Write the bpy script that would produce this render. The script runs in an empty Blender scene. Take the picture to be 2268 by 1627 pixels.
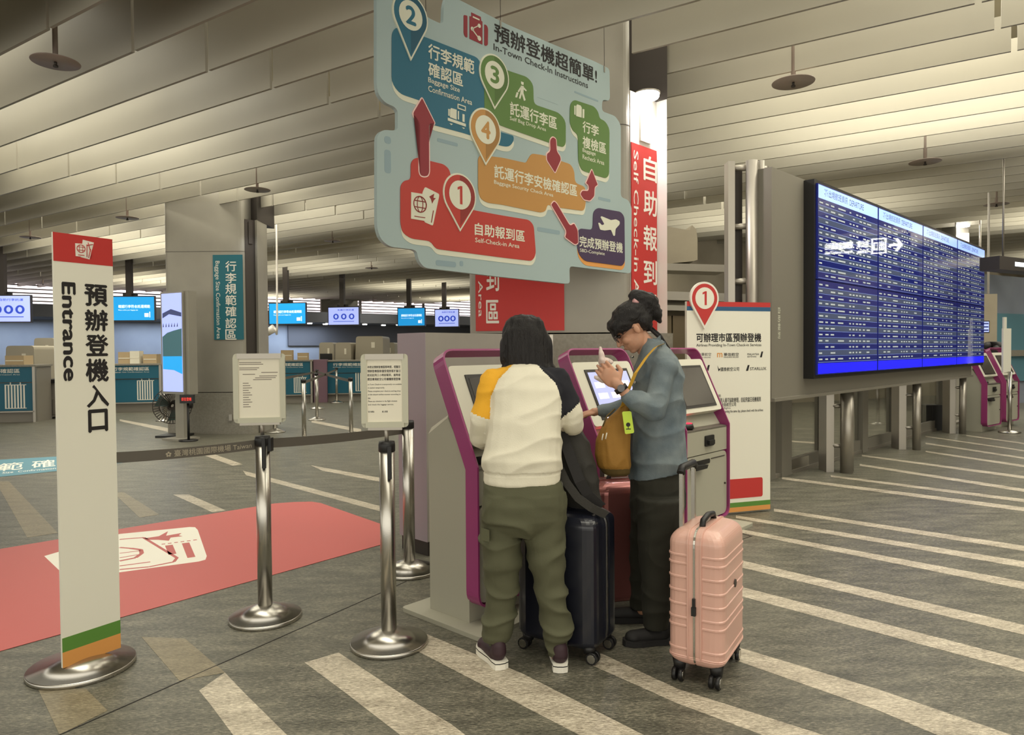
import bpy, bmesh, math, random
import numpy as np
from mathutils import Vector, Matrix, noise
random.seed(7)
SC = bpy.context.scene
COL = SC.collection
PI = math.pi

# ------------------------------------------------------------------ camera
F, CX, CY, H = 1560.0, 1134.0, 813.5, 1.40
ROLL, PITCH = 0.008, math.atan((813.5 - 777) / 1560.0)
_f = np.array([0, math.cos(PITCH), -math.sin(PITCH)])
_r0 = np.array([1.0, 0, 0]); _u0 = np.array([0, math.sin(PITCH), math.cos(PITCH)])
_R = math.cos(ROLL) * _r0 - math.sin(ROLL) * _u0
_U = math.sin(ROLL) * _r0 + math.cos(ROLL) * _u0
cam = bpy.data.cameras.new('camera'); camo = bpy.data.objects.new('camera', cam); COL.objects.link(camo)
cam.sensor_width = 36.0; cam.lens = 36.0 * F / 2268.0; cam.clip_start = 0.05; cam.clip_end = 200
camo.matrix_world = Matrix(((_R[0], _U[0], -_f[0], 0), (_R[1], _U[1], -_f[1], 0), (_R[2], _U[2], -_f[2], H), (0, 0, 0, 1)))
SC.camera = camo

# ------------------------------------------------------------------ light
SC.view_settings.view_transform = 'Standard'; SC.view_settings.look = 'None'
SC.view_settings.gamma = 1.0; SC.view_settings.use_curve_mapping = False
SC.view_settings.exposure = 0.34
SC.cycles.max_bounces = 6; SC.cycles.diffuse_bounces = 3; SC.cycles.glossy_bounces = 3
SC.cycles.transmission_bounces = 4; SC.cycles.caustics_reflective = False; SC.cycles.caustics_refractive = False
SC.cycles.sample_clamp_indirect = 4.0
W = bpy.data.worlds.new('hall_air'); SC.world = W; W.use_nodes = True
W.node_tree.nodes['Background'].inputs[0].default_value = (1.0, 0.958, 0.84, 1)
W.node_tree.nodes['Background'].inputs[1].default_value = 1.38

def area(name, loc, size, size_y, power, color, rot=(0, 0, 0)):
    l = bpy.data.lights.new(name, 'AREA'); l.shape = 'RECTANGLE'; l.size = size; l.size_y = size_y
    l.energy = power; l.color = color
    o = bpy.data.objects.new(name, l); o.location = loc; o.rotation_euler = rot; COL.objects.link(o); return o

def spot(name, loc, power, color, ang=120, r=0.06, blend=0.6):
    l = bpy.data.lights.new(name, 'SPOT'); l.energy = power; l.color = color; l.spot_size = math.radians(ang)
    l.shadow_soft_size = r; l.spot_blend = blend
    o = bpy.data.objects.new(name, l); o.location = loc; COL.objects.link(o); return o

# ceiling baffle grid: rows run along BD, numbered by distance along BN
_bt = math.atan(2434 / 1560)
BN = Vector((math.cos(_bt), math.sin(_bt), 0)); BD = Vector((-math.sin(_bt), math.cos(_bt), 0))
ZB = 3.97
WARM = (1.0, 0.955, 0.80)
LAMPS = [(17.0, -3.0, 2.0), (24.0, -4.0, 2.0), (11.5, -4.0, 1.4), (0.6, -1.0, 0.3), (4.8, -2.4, 0.9), (4.9, 3.0, 0.15), (3.9, 9.6, 0.5), (8.6, 0.0, 1.4), (6.4, 1.4, 0.5), (8.8, 6.0, 0.9),
         (8.0, 11.5, 1.3), (13.5, 3.0, 1.2), (13.5, 10.0, 1.2), (14.0, 17.0, 1.0), (20.0, 8.0, 1.2), (20.5, 18.0, 1.4), (8.5, 17.0, 1.5), (13.5, 24.0, 2.0), (20.5, 28.0, 2.5), (27.0, 20.0, 2.5), (28.0, 8.0, 2.0), (4.5, 10.5, 1.0)]
FLOOR_FILL = [(0.8, 0.5, 1.5), (1.2, 4.0, 1.5), (4.2, -1.5, 1.4), (4.6, 2.2, 1.0), (4.6, 5.6, 1.4), (5.0, 9.5, 1.4), (8.4, 1.0, 1.0), (9.0, 6.0, 1.0), (9.0, 12.0, 1.2)]
for n_, t_, k_ in FLOOR_FILL:      # added narrow fill lights above the baffles, to brighten the floor
    p_ = BN * n_ + BD * t_
    l_ = area('floor_fill_light', (p_.x, p_.y, 5.05), 3.4, 2.6, 17 * k_, WARM, (0, 0, math.atan2(BD.y, BD.x))); l_.data.spread = math.radians(75)
for n_, t_, k_ in LAMPS:
    p_ = BN * n_ + BD * t_
    area('ceiling_luminaire', (p_.x, p_.y, 4.98), 4.2, 2.4, 150 * k_, WARM, (0, 0, math.atan2(BD.y, BD.x)))

# ------------------------------------------------------------------ survey helpers (photo measurements -> real positions)
def ray(u, v):
    return _f + _R * (u - CX) / F + _U * (CY - v) / F
def G(u, v, z=0.0):
    d = ray(u, v); t = (z - H) / d[2]; return Vector((d[0] * t, d[1] * t, z))
def D(u, v, Y):
    d = ray(u, v); t = Y / d[1]; return Vector((d[0] * t, Y, H + d[2] * t))

class Face:
    """vertical plane through (x,y); S runs to the right as seen by the viewer, N points to the viewer"""
    def __init__(self, x, y, deg):
        t = math.radians(deg); self.o = Vector((x, y, 0))
        self.S = Vector((math.sin(t), math.cos(t), 0)); self.N = Vector((math.cos(t), -math.sin(t), 0))
    def px(self, u, v):
        d = Vector(ray(u, v)); C0 = Vector((0, 0, H))
        t = (self.o - C0).dot(self.N) / d.dot(self.N); X = C0 + d * t
        return ((X - self.o).dot(self.S), X.z)
    def P(self, s, z, d=0.0):
        return self.o + self.S * s + Vector((0, 0, z)) + self.N * d
    def poly(self, pts):
        return [self.px(*p) for p in pts]

def srgb(r, g, b):
    f = lambda c: (c / 255 / 12.92) if c / 255 <= 0.04045 else ((c / 255 + 0.055) / 1.055) ** 2.4
    return (f(r), f(g), f(b))

# ------------------------------------------------------------------ materials
M = {}
def mat(name, col, rough=0.6, metal=0.0, emit=0.0, ncol=None, nscale=20, nmix=0.5, bump=0.0, bscale=60, spec=0.5,
        stretch=None, coat=0.0, alpha=None):
    if name in M: return M[name]
    m = bpy.data.materials.new(name); m.use_nodes = True; nt = m.node_tree; b = nt.nodes['Principled BSDF']
    b.inputs['Base Color'].default_value = (*col, 1); b.inputs['Roughness'].default_value = rough
    b.inputs['Metallic'].default_value = metal; b.inputs['Specular IOR Level'].default_value = spec
    if coat: b.inputs['Coat Weight'].default_value = coat; b.inputs['Coat Roughness'].default_value = 0.1
    if emit:
        b.inputs['Emission Color'].default_value = (*col, 1); b.inputs['Emission Strength'].default_value = emit
    if ncol or bump:
        tc = nt.nodes.new('ShaderNodeTexCoord'); mp = nt.nodes.new('ShaderNodeMapping')
        nt.links.new(tc.outputs['Object'], mp.inputs[0])
        if stretch: mp.inputs['Scale'].default_value = stretch
    if ncol:
        n = nt.nodes.new('ShaderNodeTexNoise'); n.inputs['Scale'].default_value = nscale; n.inputs['Detail'].default_value = 5
        nt.links.new(mp.outputs[0], n.inputs[0])
        r = nt.nodes.new('ShaderNodeMapRange'); r.inputs[1].default_value = 0.5 - 0.3 * nmix; r.inputs[2].default_value = 0.5 + 0.3 * nmix
        nt.links.new(n.outputs[0], r.inputs[0])
        x = nt.nodes.new('ShaderNodeMix'); x.data_type = 'RGBA'
        x.inputs[6].default_value = (*col, 1); x.inputs[7].default_value = (*ncol, 1)
        nt.links.new(r.outputs[0], x.inputs[0]); nt.links.new(x.outputs[2], b.inputs['Base Color'])
    if bump:
        n2 = nt.nodes.new('ShaderNodeTexNoise'); n2.inputs['Scale'].default_value = bscale; n2.inputs['Detail'].default_value = 4
        nt.links.new(mp.outputs[0], n2.inputs[0])
        bp = nt.nodes.new('ShaderNodeBump'); bp.inputs['Strength'].default_value = bump; bp.inputs['Distance'].default_value = 0.01
        nt.links.new(n2.outputs[0], bp.inputs['Height']); nt.links.new(bp.outputs[0], b.inputs['Normal'])
    M[name] = m
    return m

def stone(name, c1, c2, c3):
    m = bpy.data.materials.new(name); m.use_nodes = True; nt = m.node_tree; b = nt.nodes['Principled BSDF']
    tc = nt.nodes.new('ShaderNodeTexCoord'); mp = nt.nodes.new('ShaderNodeMapping'); nt.links.new(tc.outputs['Object'], mp.inputs[0])
    mp.inputs['Rotation'].default_value = (0, 0, math.radians(-45)); mp.inputs['Scale'].default_value = (0.45, 1.6, 1)
    n = nt.nodes.new('ShaderNodeTexNoise'); n.inputs['Scale'].default_value = 7; n.inputs['Detail'].default_value = 9; n.inputs['Roughness'].default_value = 0.72
    n3 = nt.nodes.new('ShaderNodeTexNoise'); n3.inputs['Scale'].default_value = 90; n3.inputs['Detail'].default_value = 4; n3.inputs['Roughness'].default_value = 0.8
    nt.links.new(mp.outputs[0], n.inputs[0]); nt.links.new(mp.outputs[0], n3.inputs[0])
    cr = nt.nodes.new('ShaderNodeValToRGB'); e = cr.color_ramp.elements
    e[0].position = 0.36; e[0].color = (*c1, 1); e[1].position = 0.64; e[1].color = (*c3, 1)
    k = e.new(0.5); k.color = (*c2, 1)
    ad = nt.nodes.new('ShaderNodeMath'); ad.operation = 'MULTIPLY_ADD'; ad.inputs[1].default_value = 0.36; 
    sb = nt.nodes.new('ShaderNodeMath'); sb.operation = 'MULTIPLY'; sb.inputs[1].default_value = 0.64
    nt.links.new(n3.outputs[0], sb.inputs[0]); nt.links.new(n.outputs[0], ad.inputs[0]); nt.links.new(sb.outputs[0], ad.inputs[2])
    nt.links.new(ad.outputs[0], cr.inputs[0]); nt.links.new(cr.outputs[0], b.inputs['Base Color'])
    b.inputs['Roughness'].default_value = 0.42; b.inputs['Specular IOR Level'].default_value = 0.45
    bp = nt.nodes.new('ShaderNodeBump'); bp.inputs['Strength'].default_value = 0.25; bp.inputs['Distance'].default_value = 0.003
    nt.links.new(ad.outputs[0], bp.inputs['Height']); nt.links.new(bp.outputs[0], b.inputs['Normal'])
    M[name] = m; return m

stone('dark_granite', srgb(40, 39, 33), srgb(94, 92, 81), srgb(150, 144, 126))
stone('light_granite', srgb(106, 98, 84), srgb(172, 162, 144), srgb(226, 216, 196))
stone('brown_granite', srgb(96, 88, 70), srgb(126, 116, 94), srgb(160, 148, 122))
mat('baffle_paint', srgb(170, 164, 148), 0.5, 0.0, ncol=srgb(156, 151, 138), nscale=1.3, nmix=1.6)
mat('slab_paint', srgb(190, 182, 158), 0.8)
mat('plate_grey', srgb(158, 144, 134), 0.5, 0.1)
mat('column_grey', srgb(158, 153, 141), 0.45, 0.1, ncol=srgb(150, 145, 134), nscale=2)
mat('column_base', srgb(150, 145, 133), 0.55, 0.0, ncol=srgb(138, 133, 122), nscale=40)
mat('white_panel', srgb(236, 230, 222), 0.5)
mat('red_vinyl', srgb(196, 52, 48), 0.55)
mat('teal_vinyl', srgb(28, 104, 118), 0.55)
mat('white_ink', srgb(238, 234, 222), 0.6)
mat('black_ink', srgb(28, 24, 24), 0.6)
mat('off_white', srgb(238, 235, 220), 0.55)
mat('green_ink', srgb(92, 140, 56), 0.6)
mat('orange_ink', srgb(226, 158, 84), 0.6)
mat('blue_ink', srgb(44, 92, 132), 0.6)
mat('board_blue', srgb(166, 184, 184), 0.5)
mat('board_teal', srgb(38, 104, 128), 0.5)
mat('board_tealdark', srgb(30, 84, 106), 0.5)
mat('board_green', srgb(92, 126, 62), 0.5)
mat('board_greendark', srgb(78, 108, 50), 0.5)
mat('board_tan', srgb(190, 140, 76), 0.5)
mat('board_tandark', srgb(160, 118, 62), 0.5)
mat('board_red', srgb(186, 62, 54), 0.5)
mat('board_reddark', srgb(142, 48, 44), 0.5)
mat('board_purple', srgb(70, 54, 84), 0.5)
mat('arrow_red', srgb(142, 44, 54), 0.5)
mat('cream', srgb(222, 222, 202), 0.55)
mat('pink_line', srgb(240, 204, 196), 0.55)
mat('board_smudge', srgb(142, 164, 172), 0.5)
mat('steel', srgb(192, 188, 180), 0.27, 1.0, bump=0.05, bscale=300)
mat('steel_dull', srgb(176, 170, 160), 0.42, 0.85)
mat('dark_steel', srgb(70, 64, 60), 0.5, 0.5)
mat('black_plastic', srgb(26, 25, 26), 0.45)
mat('kiosk_grey', srgb(168, 165, 149), 0.5)
mat('kiosk_white', srgb(212, 208, 192), 0.35)
mat('kiosk_dark', srgb(96, 88, 80), 0.5)
mat('magenta', srgb(150, 56, 112), 0.4, coat=0.3)
mat('screen_off', srgb(62, 58, 58), 0.12, spec=0.8)
mat('screen_ui', srgb(178, 184, 236), 0.3, emit=0.36)
mat('ui_card', srgb(244, 234, 246), 0.3, emit=0.55)
mat('scanner_red', srgb(255, 20, 60), 0.3, emit=1.8)
mat('bezel', srgb(40, 36, 36), 0.35)
mat('partition', srgb(168, 162, 152), 0.5, ncol=srgb(160, 154, 146), nscale=3)
mat('partition_side_tint', srgb(166, 154, 162), 0.5)  # lavender cast of the light on this side, put into its colour
mat('carpet_red', srgb(190, 94, 90), 0.55)
mat('decal_teal', srgb(92, 140, 156), 0.6)
mat('tv_blue', srgb(20, 156, 228), 0.4, emit=0.6)
mat('tv_lav', srgb(170, 184, 246), 0.4, emit=0.6)
mat('tv_disc', srgb(40, 70, 190), 0.4, emit=0.5)
mat('tv_text', srgb(240, 250, 255), 0.4, emit=0.9)
mat('tv_dark', srgb(60, 70, 120), 0.4, emit=0.3)
mat('daylight', srgb(255, 240, 244), 0.5, emit=2.2)
mat('slat', srgb(120, 112, 110), 0.6)
mat('wall_blue', srgb(146, 154, 168), 0.6, ncol=srgb(136, 144, 160), nscale=1)
mat('wall_beige', srgb(160, 150, 130), 0.5, ncol=srgb(148, 138, 120), nscale=1.5)
mat('bronze_panel', srgb(132, 118, 96), 0.35, 0.6)
mat('dark_wall', srgb(92, 94, 102), 0.7)
mat('counter_teal', srgb(22, 96, 120), 0.5)
mat('counter_grey', srgb(136, 130, 120), 0.5)
mat('cardboard', srgb(186, 164, 130), 0.8)
mat('beige_plastic', srgb(168, 160, 142), 0.5)
mat('lamp_glow', (1, 0.97, 0.92), 0.5, emit=14)
mat('paper', srgb(232, 226, 208), 0.7)
mat('acrylic', srgb(190, 188, 168), 0.3)
mat('glass_dark', srgb(110, 104, 92), 0.08, spec=0.9)
mat('board_frame', srgb(132, 127, 116), 0.5, 0.2)
mat('lcd_dark', srgb(24, 32, 100), 0.025, emit=0.38, spec=0.5)
mat('lcd_row', srgb(66, 76, 104), 0.025, emit=0.34, spec=0.5)
mat('lcd_head', srgb(150, 180, 252), 0.12, emit=0.85, spec=0.5)
mat('lcd_foot', srgb(24, 24, 252), 0.12, emit=1.2, spec=0.5)
mat('lcd_line', srgb(120, 140, 200), 0.2, emit=0.4)
mat('lcd_text', srgb(168, 176, 176), 0.2, emit=0.45)
mat('lcd_ink', srgb(30, 40, 90), 0.2, emit=0.1)
gl = bpy.data.materials.new('clear_glass'); gl.use_nodes = True; nt = gl.node_tree
b = nt.nodes['Principled BSDF']; b.inputs['Transmission Weight'].default_value = 1.0; b.inputs['Roughness'].default_value = 0.02
b.inputs['IOR'].default_value = 1.2; b.inputs['Base Color'].default_value = (0.9, 0.9, 0.86, 1); M['clear_glass'] = gl

# ------------------------------------------------------------------ mesh helpers
class MB:
    def __init__(s): s.v = []; s.f = []; s.m = []; s.smooth = []
    def add(s, vs, fs, mi=0, sm=False):
        n = len(s.v); s.v += [tuple(x) for x in vs]
        for f in fs: s.f.append(tuple(n + i for i in f)); s.m.append(mi); s.smooth.append(sm)
        return s
    def hexa(s, p, mi=0):      # 8 points: bottom 4 ccw, top 4 ccw
        return s.add(p, [(3, 2, 1, 0), (4, 5, 6, 7), (0, 1, 5, 4), (1, 2, 6, 5), (2, 3, 7, 6), (3, 0, 4, 7)], mi)
    def box(s, x0, x1, y0, y1, z0, z1, mi=0, T=None):
        p = [Vector(q) for q in ((x0, y0, z0), (x1, y0, z0), (x1, y1, z0), (x0, y1, z0), (x0, y0, z1), (x1, y0, z1), (x1, y1, z1), (x0, y1, z1))]
        if T: p = [T(q) for q in p]
        return s.hexa(p, mi)
    def fbox(s, F_, s0, s1, z0, z1, d0, d1, mi=0):   # box on a face
        P = F_.P
        return s.hexa([P(s0, z0, d1), P(s1, z0, d1), P(s1, z0, d0), P(s0, z0, d0), P(s0, z1, d1), P(s1, z1, d1), P(s1, z1, d0), P(s0, z1, d0)], mi)
    def prism(s, P, pts, d0, d1, mi=0, mside=None):  # polygon extruded along depth; P(s,z,d)
        a = sum(pts[i][0] * pts[(i + 1) % len(pts)][1] - pts[(i + 1) % len(pts)][0] * pts[i][1] for i in range(len(pts)))
        if a < 0: pts = pts[::-1]
        n = len(pts); vs = [P(x, z, d1) for x, z in pts] + [P(x, z, d0) for x, z in pts]
        s.add(vs, [tuple(range(n)), tuple(range(2 * n - 1, n - 1, -1))], mi)
        k = len(s.v) - 2 * n
        for i in range(n):
            j = (i + 1) % n
            s.f.append((k + i, k + n + i, k + n + j, k + j)); s.m.append(mi if mside is None else mside); s.smooth.append(False)
        return s
    def tube(s, pts, r, n=8, mi=0, cap=True, sm=True):
        pts = [Vector(p) for p in pts]; rs = r if isinstance(r, (list, tuple)) else [r] * len(pts)
        vs = []; up0 = None
        for i, p in enumerate(pts):
            t = (pts[min(i + 1, len(pts) - 1)] - pts[max(i - 1, 0)]).normalized()
            if up0 is None:
                up0 = Vector((0, 0, 1)) if abs(t.z) < 0.9 else Vector((1, 0, 0))
            a = t.cross(up0).normalized(); b_ = a.cross(t).normalized(); up0 = b_
            for k in range(n):
                w = 2 * PI * k / n; vs.append(p + (a * math.cos(w) + b_ * math.sin(w)) * rs[i])
        fs = [(i * n + k, i * n + (k + 1) % n, (i + 1) * n + (k + 1) % n, (i + 1) * n + k) for i in range(len(pts) - 1) for k in range(n)]
        s.add(vs, fs, mi, sm)
        if cap:
            b0 = len(s.v) - len(vs)
            s.f += [tuple(b0 + k for k in range(n))[::-1], tuple(b0 + (len(pts) - 1) * n + k for k in range(n))]; s.m += [mi, mi]; s.smooth += [False, False]
        return s
    def lathe(s, c, prof, n=32, mi=0, sm=True, T=None):   # prof: (r,z)
        vs = []
        for r, z in prof:
            for k in range(n):
                w = 2 * PI * k / n; p = Vector((c[0] + r * math.cos(w), c[1] + r * math.sin(w), c[2] + z))
                vs.append(T(p) if T else p)
        fs = [(i * n + k, i * n + (k + 1) % n, (i + 1) * n + (k + 1) % n, (i + 1) * n + k) for i in range(len(prof) - 1) for k in range(n)]
        s.add(vs, fs, mi, sm)
        b0 = len(s.v) - len(vs)
        s.f += [tuple(b0 + k for k in range(n))[::-1], tuple(b0 + (len(prof) - 1) * n + k for k in range(n))]; s.m += [mi, mi]; s.smooth += [False, False]
        return s
    def text(s, P, body, s0, s1, z0, z1, d=0.002, mi=0, rot=0, bold=0.0, th=0.0008):
        vs, fs = text2d(body, rot, bold)
        w = s1 - s0; h = z1 - z0
        s.add([P(s0 + x * w, z0 + y * h, d + zz) for x, y, zz in vs], fs, mi)
        return s
    def build(s, name, mats, parent=None, base=None, link=True):
        me = bpy.data.meshes.new(name)
        b0 = Vector(base) if base is not None else (Vector(parent['_base']) if parent is not None and '_base' in parent else Vector((0, 0, 0)))
        me.from_pydata([tuple(Vector(v) - b0) for v in s.v], [], s.f)
        if not isinstance(mats, (list, tuple)): mats = [mats]
        for m in mats: me.materials.append(M[m] if isinstance(m, str) else m)
        me.polygons.foreach_set('material_index', s.m); me.polygons.foreach_set('use_smooth', s.smooth)
        me.update()
        o = bpy.data.objects.new(name, me); COL.objects.link(o)
        if parent is not None: o.parent = parent
        elif base is not None: o.location = b0
        o['_base'] = tuple(b0)
        return o

_tc = {}
def text2d(body, rot=0, bold=0.0):
    key = (body, rot, bold)
    if key in _tc: return _tc[key]
    cu = bpy.data.curves.new('t', 'FONT'); cu.body = body; cu.resolution_u = 2 if len(body) > 12 or any(ord(c) > 999 for c in body) else 4
    o = bpy.data.objects.new('t', cu); me = bpy.data.meshes.new_from_object(o)
    bpy.data.objects.remove(o); bpy.data.curves.remove(cu)
    pts = [(v.co.x, v.co.y) for v in me.vertices]; fs = [tuple(p.vertices) for p in me.polygons]; bpy.data.meshes.remove(me)
    if rot == -90: pts = [(y, -x) for x, y in pts]
    if rot == 90: pts = [(-y, x) for x, y in pts]
    xs = [p[0] for p in pts]; ys = [p[1] for p in pts]; x0, x1, y0, y1 = min(xs), max(xs), min(ys), max(ys)
    if y1 - y0 < 1e-6: y1 = y0 + 1
    if bold:
        b_ = bold * 0.5; n0 = len(pts); base_f = list(fs); base_p = list(pts)
        for k, (dx, dy) in enumerate(((b_, 0), (-b_, 0), (0, b_), (0, -b_))):
            pts += [(x + dx, y + dy, 0.0001 * (k + 1)) for x, y in base_p]; fs += [tuple(i + n0 * (k + 1) for i in f) for f in base_f]
        x0 -= b_; x1 += b_; y0 -= b_; y1 += b_
    out = [((q[0] - x0) / (x1 - x0), (q[1] - y0) / (y1 - y0), q[2] if len(q) > 2 else 0.0) for q in pts]
    _tc[key] = (out, fs); return _tc[key]

def thing(name, label, cat, loc=(0, 0, 0), rz=0.0, group=None, parent=None):
    o = bpy.data.objects.new(name, None); o.empty_display_size = 0.1; COL.objects.link(o)
    o.location = loc; o.rotation_euler = (0, 0, rz); o['label'] = label; o['category'] = cat
    if group: o['group'] = group
    o['_base'] = tuple(loc)
    return o
def local(o): o['_base'] = (0.0, 0.0, 0.0); return o       # parts given in the thing's own frame
def tag(o, label, cat, group=None):
    o['label'] = label; o['category'] = cat
    if group: o['group'] = group
    return o
def struct(o): o['kind'] = 'structure'; return o
def dup(root, loc, rz=None, label=None, group=None):
    r = root.copy(); COL.objects.link(r); r.location = loc
    if rz is not None: r.rotation_euler = (0, 0, rz)
    if label: r['label'] = label
    if group: r['group'] = group
    def rec(src, dst):
        for ch in [c for c in bpy.data.objects if c.parent == src]:
            c = ch.copy(); COL.objects.link(c); c.parent = dst; rec(ch, c)
    rec(root, r); return r
def rounded(pts, r, n=4):
    out = []; N = len(pts)
    for i in range(N):
        p0, p, p1 = Vector(pts[i - 1]), Vector(pts[i]), Vector(pts[(i + 1) % N])
        a = (p0 - p); b_ = (p1 - p); rr = min(r, a.length * 0.48, b_.length * 0.48)
        A = p + a.normalized() * rr; B = p + b_.normalized() * rr
        for k in range(n + 1):
            t = k / n; q = A * (1 - t) ** 2 + p * 2 * t * (1 - t) + B * t * t; out.append((q.x, q.y))
    return out
def one_poly(cx, cz, r):
    h = r * .42; return [(cx - .02 * r, cz - h), (cx + .13 * r, cz - h), (cx + .13 * r, cz + h), (cx + .02 * r, cz + h), (cx - .16 * r, cz + h * .80), (cx - .16 * r, cz + h * .52), (cx - .02 * r, cz + h * .66)]
def circle(cx, cz, r, n=28, rz=None):
    return [(cx + r * math.cos(2 * PI * k / n), cz + (rz or r) * math.sin(2 * PI * k / n)) for k in range(n)]
def pin_poly(s0, s1, ztip, ztop, n=26):
    r = (s1 - s0) / 2; c = (s0 + s1) / 2; zc = ztop - r; L = zc - ztip
    a = math.acos(min(0.98, r / L)); pts = [(c, ztip)]
    for k in range(n + 1):
        w = -PI / 2 + a + (2 * PI - 2 * a) * k / n
        pts.append((c + r * math.cos(w), zc + r * math.sin(w)))
    return pts, c, zc, r
# ================================================================== floor
mb = MB(); mb.box(-45, 40, -6, 75, -0.05, 0.0)
floor = struct(mb.build('floor', 'dark_granite'))
strips = [  # measured strip edges: upper edge, lower edge (photo pixels, on the floor)
    ('light_granite', [(1714, 1126), (2300, 1213)], [(1714, 1132), (2300, 1225)]),
    ('light_granite', [(1630, 1141), (2300, 1248)], [(1630, 1147), (2300, 1262)]),
    ('light_granite', [(1594, 1163), (2300, 1294)], [(1594, 1170), (2300, 1311)]),
    ('light_granite', [(1560, 1222), (2300, 1391)], [(1560, 1237), (2300, 1413)]),
    ('light_granite', [(1560, 1276), (1625, 1295), (2300, 1469)], [(1560, 1294), (1625, 1316), (2300, 1496)]),
    ('light_granite', [(1560, 1408), (1638, 1434), (1947, 1527), (2300, 1648)], [(1560, 1430), (1638, 1465), (1938, 1570), (2130, 1650)]),
    ('light_granite', [(900, 1384), (945, 1404), (1156, 1491), (1500, 1665)], [(890, 1424), (949, 1454), (1283, 1627), (1330, 1655)]),
    ('light_granite', [(1330, 1446), (1500, 1525), (1822, 1627), (1880, 1645)], [(1305, 1470), (1500, 1557), (1688, 1627), (1740, 1650)]),
    ('light_granite', [(750, 1445), (900, 1544), (1000, 1604), (1060, 1650)], [(675, 1467), (760, 1530), (886, 1627), (910, 1650)]),
    ('light_granite', [(498, 1489), (540, 1533), (635, 1627), (660, 1652)], [(441, 1529), (470, 1565), (516, 1627), (530, 1652)]),
    ('brown_granite', [(410, 1414), (498, 1489)], [(313, 1410), (397, 1507)]),
    ('brown_granite', [(190, 1525), (238, 1573)], [(84, 1525), (132, 1627)]),
    ('light_granite', [(688, 1030), (860, 1061)], [(714, 1042), (860, 1070)]),
    ('light_granite', [(538, 1042), (860, 1125)], [(545, 1052), (860, 1137)]),
    ('light_granite', [(419, 1095), (500, 1130)], [(383, 1095), (470, 1134)]),
    ('brown_granite', [(275, 1090), (353, 1139)], [(250, 1090), (309, 1146)]),
    ('brown_granite', [(20, 1066), (128, 1180)], [(-10, 1066), (60, 1190)]),
    ('light_granite', [(470, 1004), (538, 1028)], [(441, 1004), (515, 1031)]),
    ('light_granite', [(265, 928), (385, 950)], [(265, 932), (380, 958)]),
    ('light_granite', [(690, 930), (800, 950)], [(690, 935), (800, 958)]),
    ('light_granite', [(1732, 1056), (2300, 1127)], [(1732, 1061), (2300, 1136)]),
    ('light_granite', [(1840, 1052), (2300, 1109)], [(1840, 1056), (2300, 1116)]),
    ('light_granite', [(1904, 1027), (2300, 1087)], [(1904, 1031), (2300, 1094)]),
    ('light_granite', [(1909, 1007), (2300, 1058)], [(1909, 1010), (2300, 1064)]),
    ('light_granite', [(2050, 998), (2300, 1034)], [(2050, 1001), (2300, 1039)]),
    ('light_granite', [(2050, 980), (2300, 1017)], [(2050, 983), (2300, 1021)]),
    ('light_granite', [(2050, 965), (2300, 1001)], [(2050, 967), (2300, 1004)]),
    ('light_granite', [(2140, 963), (2300, 985)], [(2140, 965), (2300, 988)]),
    ('light_granite', [(1750, 975), (1900, 985)], [(1750, 978), (1900, 989)]),
]
for mt, up, lo in strips:
    mb = MB()
    A_ = [G(u, v, 0.0) for u, v in up]; B_ = [G(u, v, 0.0) for u, v in lo]
    if up[-1][0] >= 2290 or up[-1][1] >= 1640:      # strips run on beyond the frame
        A_.append(A_[-1] + (A_[-1] - A_[-2]).normalized() * 6); B_.append(B_[-1] + (B_[-1] - B_[-2]).normalized() * 6)
    pts = [(p.x, p.y) for p in A_ + B_[::-1]]
    area2 = sum(pts[i - 1][0] * pts[i][1] - pts[i][0] * pts[i - 1][1] for i in range(len(pts)))
    if area2 < 0: pts = pts[::-1]
    n = len(pts)
    vs = [(x, y, 0.0012) for x, y in pts] + [(x, y, -0.002) for x, y in pts]
    mb.add(vs, [tuple(range(n))] + [(i, n + i, n + (i + 1) % n, (i + 1) % n) for i in range(n)])
    mb.build('stone_strip', mt, floor)
# dark seam in the paving
def ground_line(pts, w, name, mt, z=0.0016, parent=floor):
    mb = MB()
    for i in range(len(pts) - 1):
        a, b_ = pts[i], pts[i + 1]; t = (b_ - a).normalized(); n_ = Vector((-t.y, t.x, 0)) * w / 2
        mb.box(0, 1, 0, 1, 0, 1, 0, T=lambda q, a=a, b_=b_, n_=n_: a.lerp(b_, q.x) + n_ * (2 * q.y - 1) + Vector((0, 0, -0.002 + (z + 0.002) * q.z)))
    return mb.build(name, mt, parent)
ground_line([G(60, 1659), G(842, 1313), G(900, 1287)], 0.006, 'floor_joint', 'black_ink')
ground_line([G(1590, 1212), G(1664, 1187), G(1610, 1172)], 0.012, 'floor_joint', 'dark_steel')

# ---- floor graphics
def gpoly(mb, pts, z0, z1, mi=0):
    q = [G(u, v, 0.0) for u, v in pts]
    return mb.prism(lambda x, y, d: Vector((x, y, d)), [(p.x, p.y) for p in q], z0, z1, mi)
t = thing('floor_sticker', 'large red floor sticker with white passport symbol behind the stanchions', 'floor sticker', G(450, 1260))
mb = MB(); gpoly(mb, [(-170, 1490), (-170, 1245), (0, 1216), (300, 1166), (608, 1115), (650, 1112), (690, 1111), (710, 1114), (842, 1160), (872, 1172), (876, 1180), (870, 1200), (842, 1207), (420, 1325)], 0.0014, 0.0030)
mb.build('sheet', 'carpet_red', t)
mb = MB(); gpoly(mb, [(265, 1183), (420, 1167.5), (432, 1168), (438, 1174), (458, 1232), (455, 1240), (440, 1244), (265, 1268), (140, 1272), (98, 1232)], 0.0030, 0.0036)
mb.build('passport_symbol', 'white_ink', t)
mb = MB()
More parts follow.
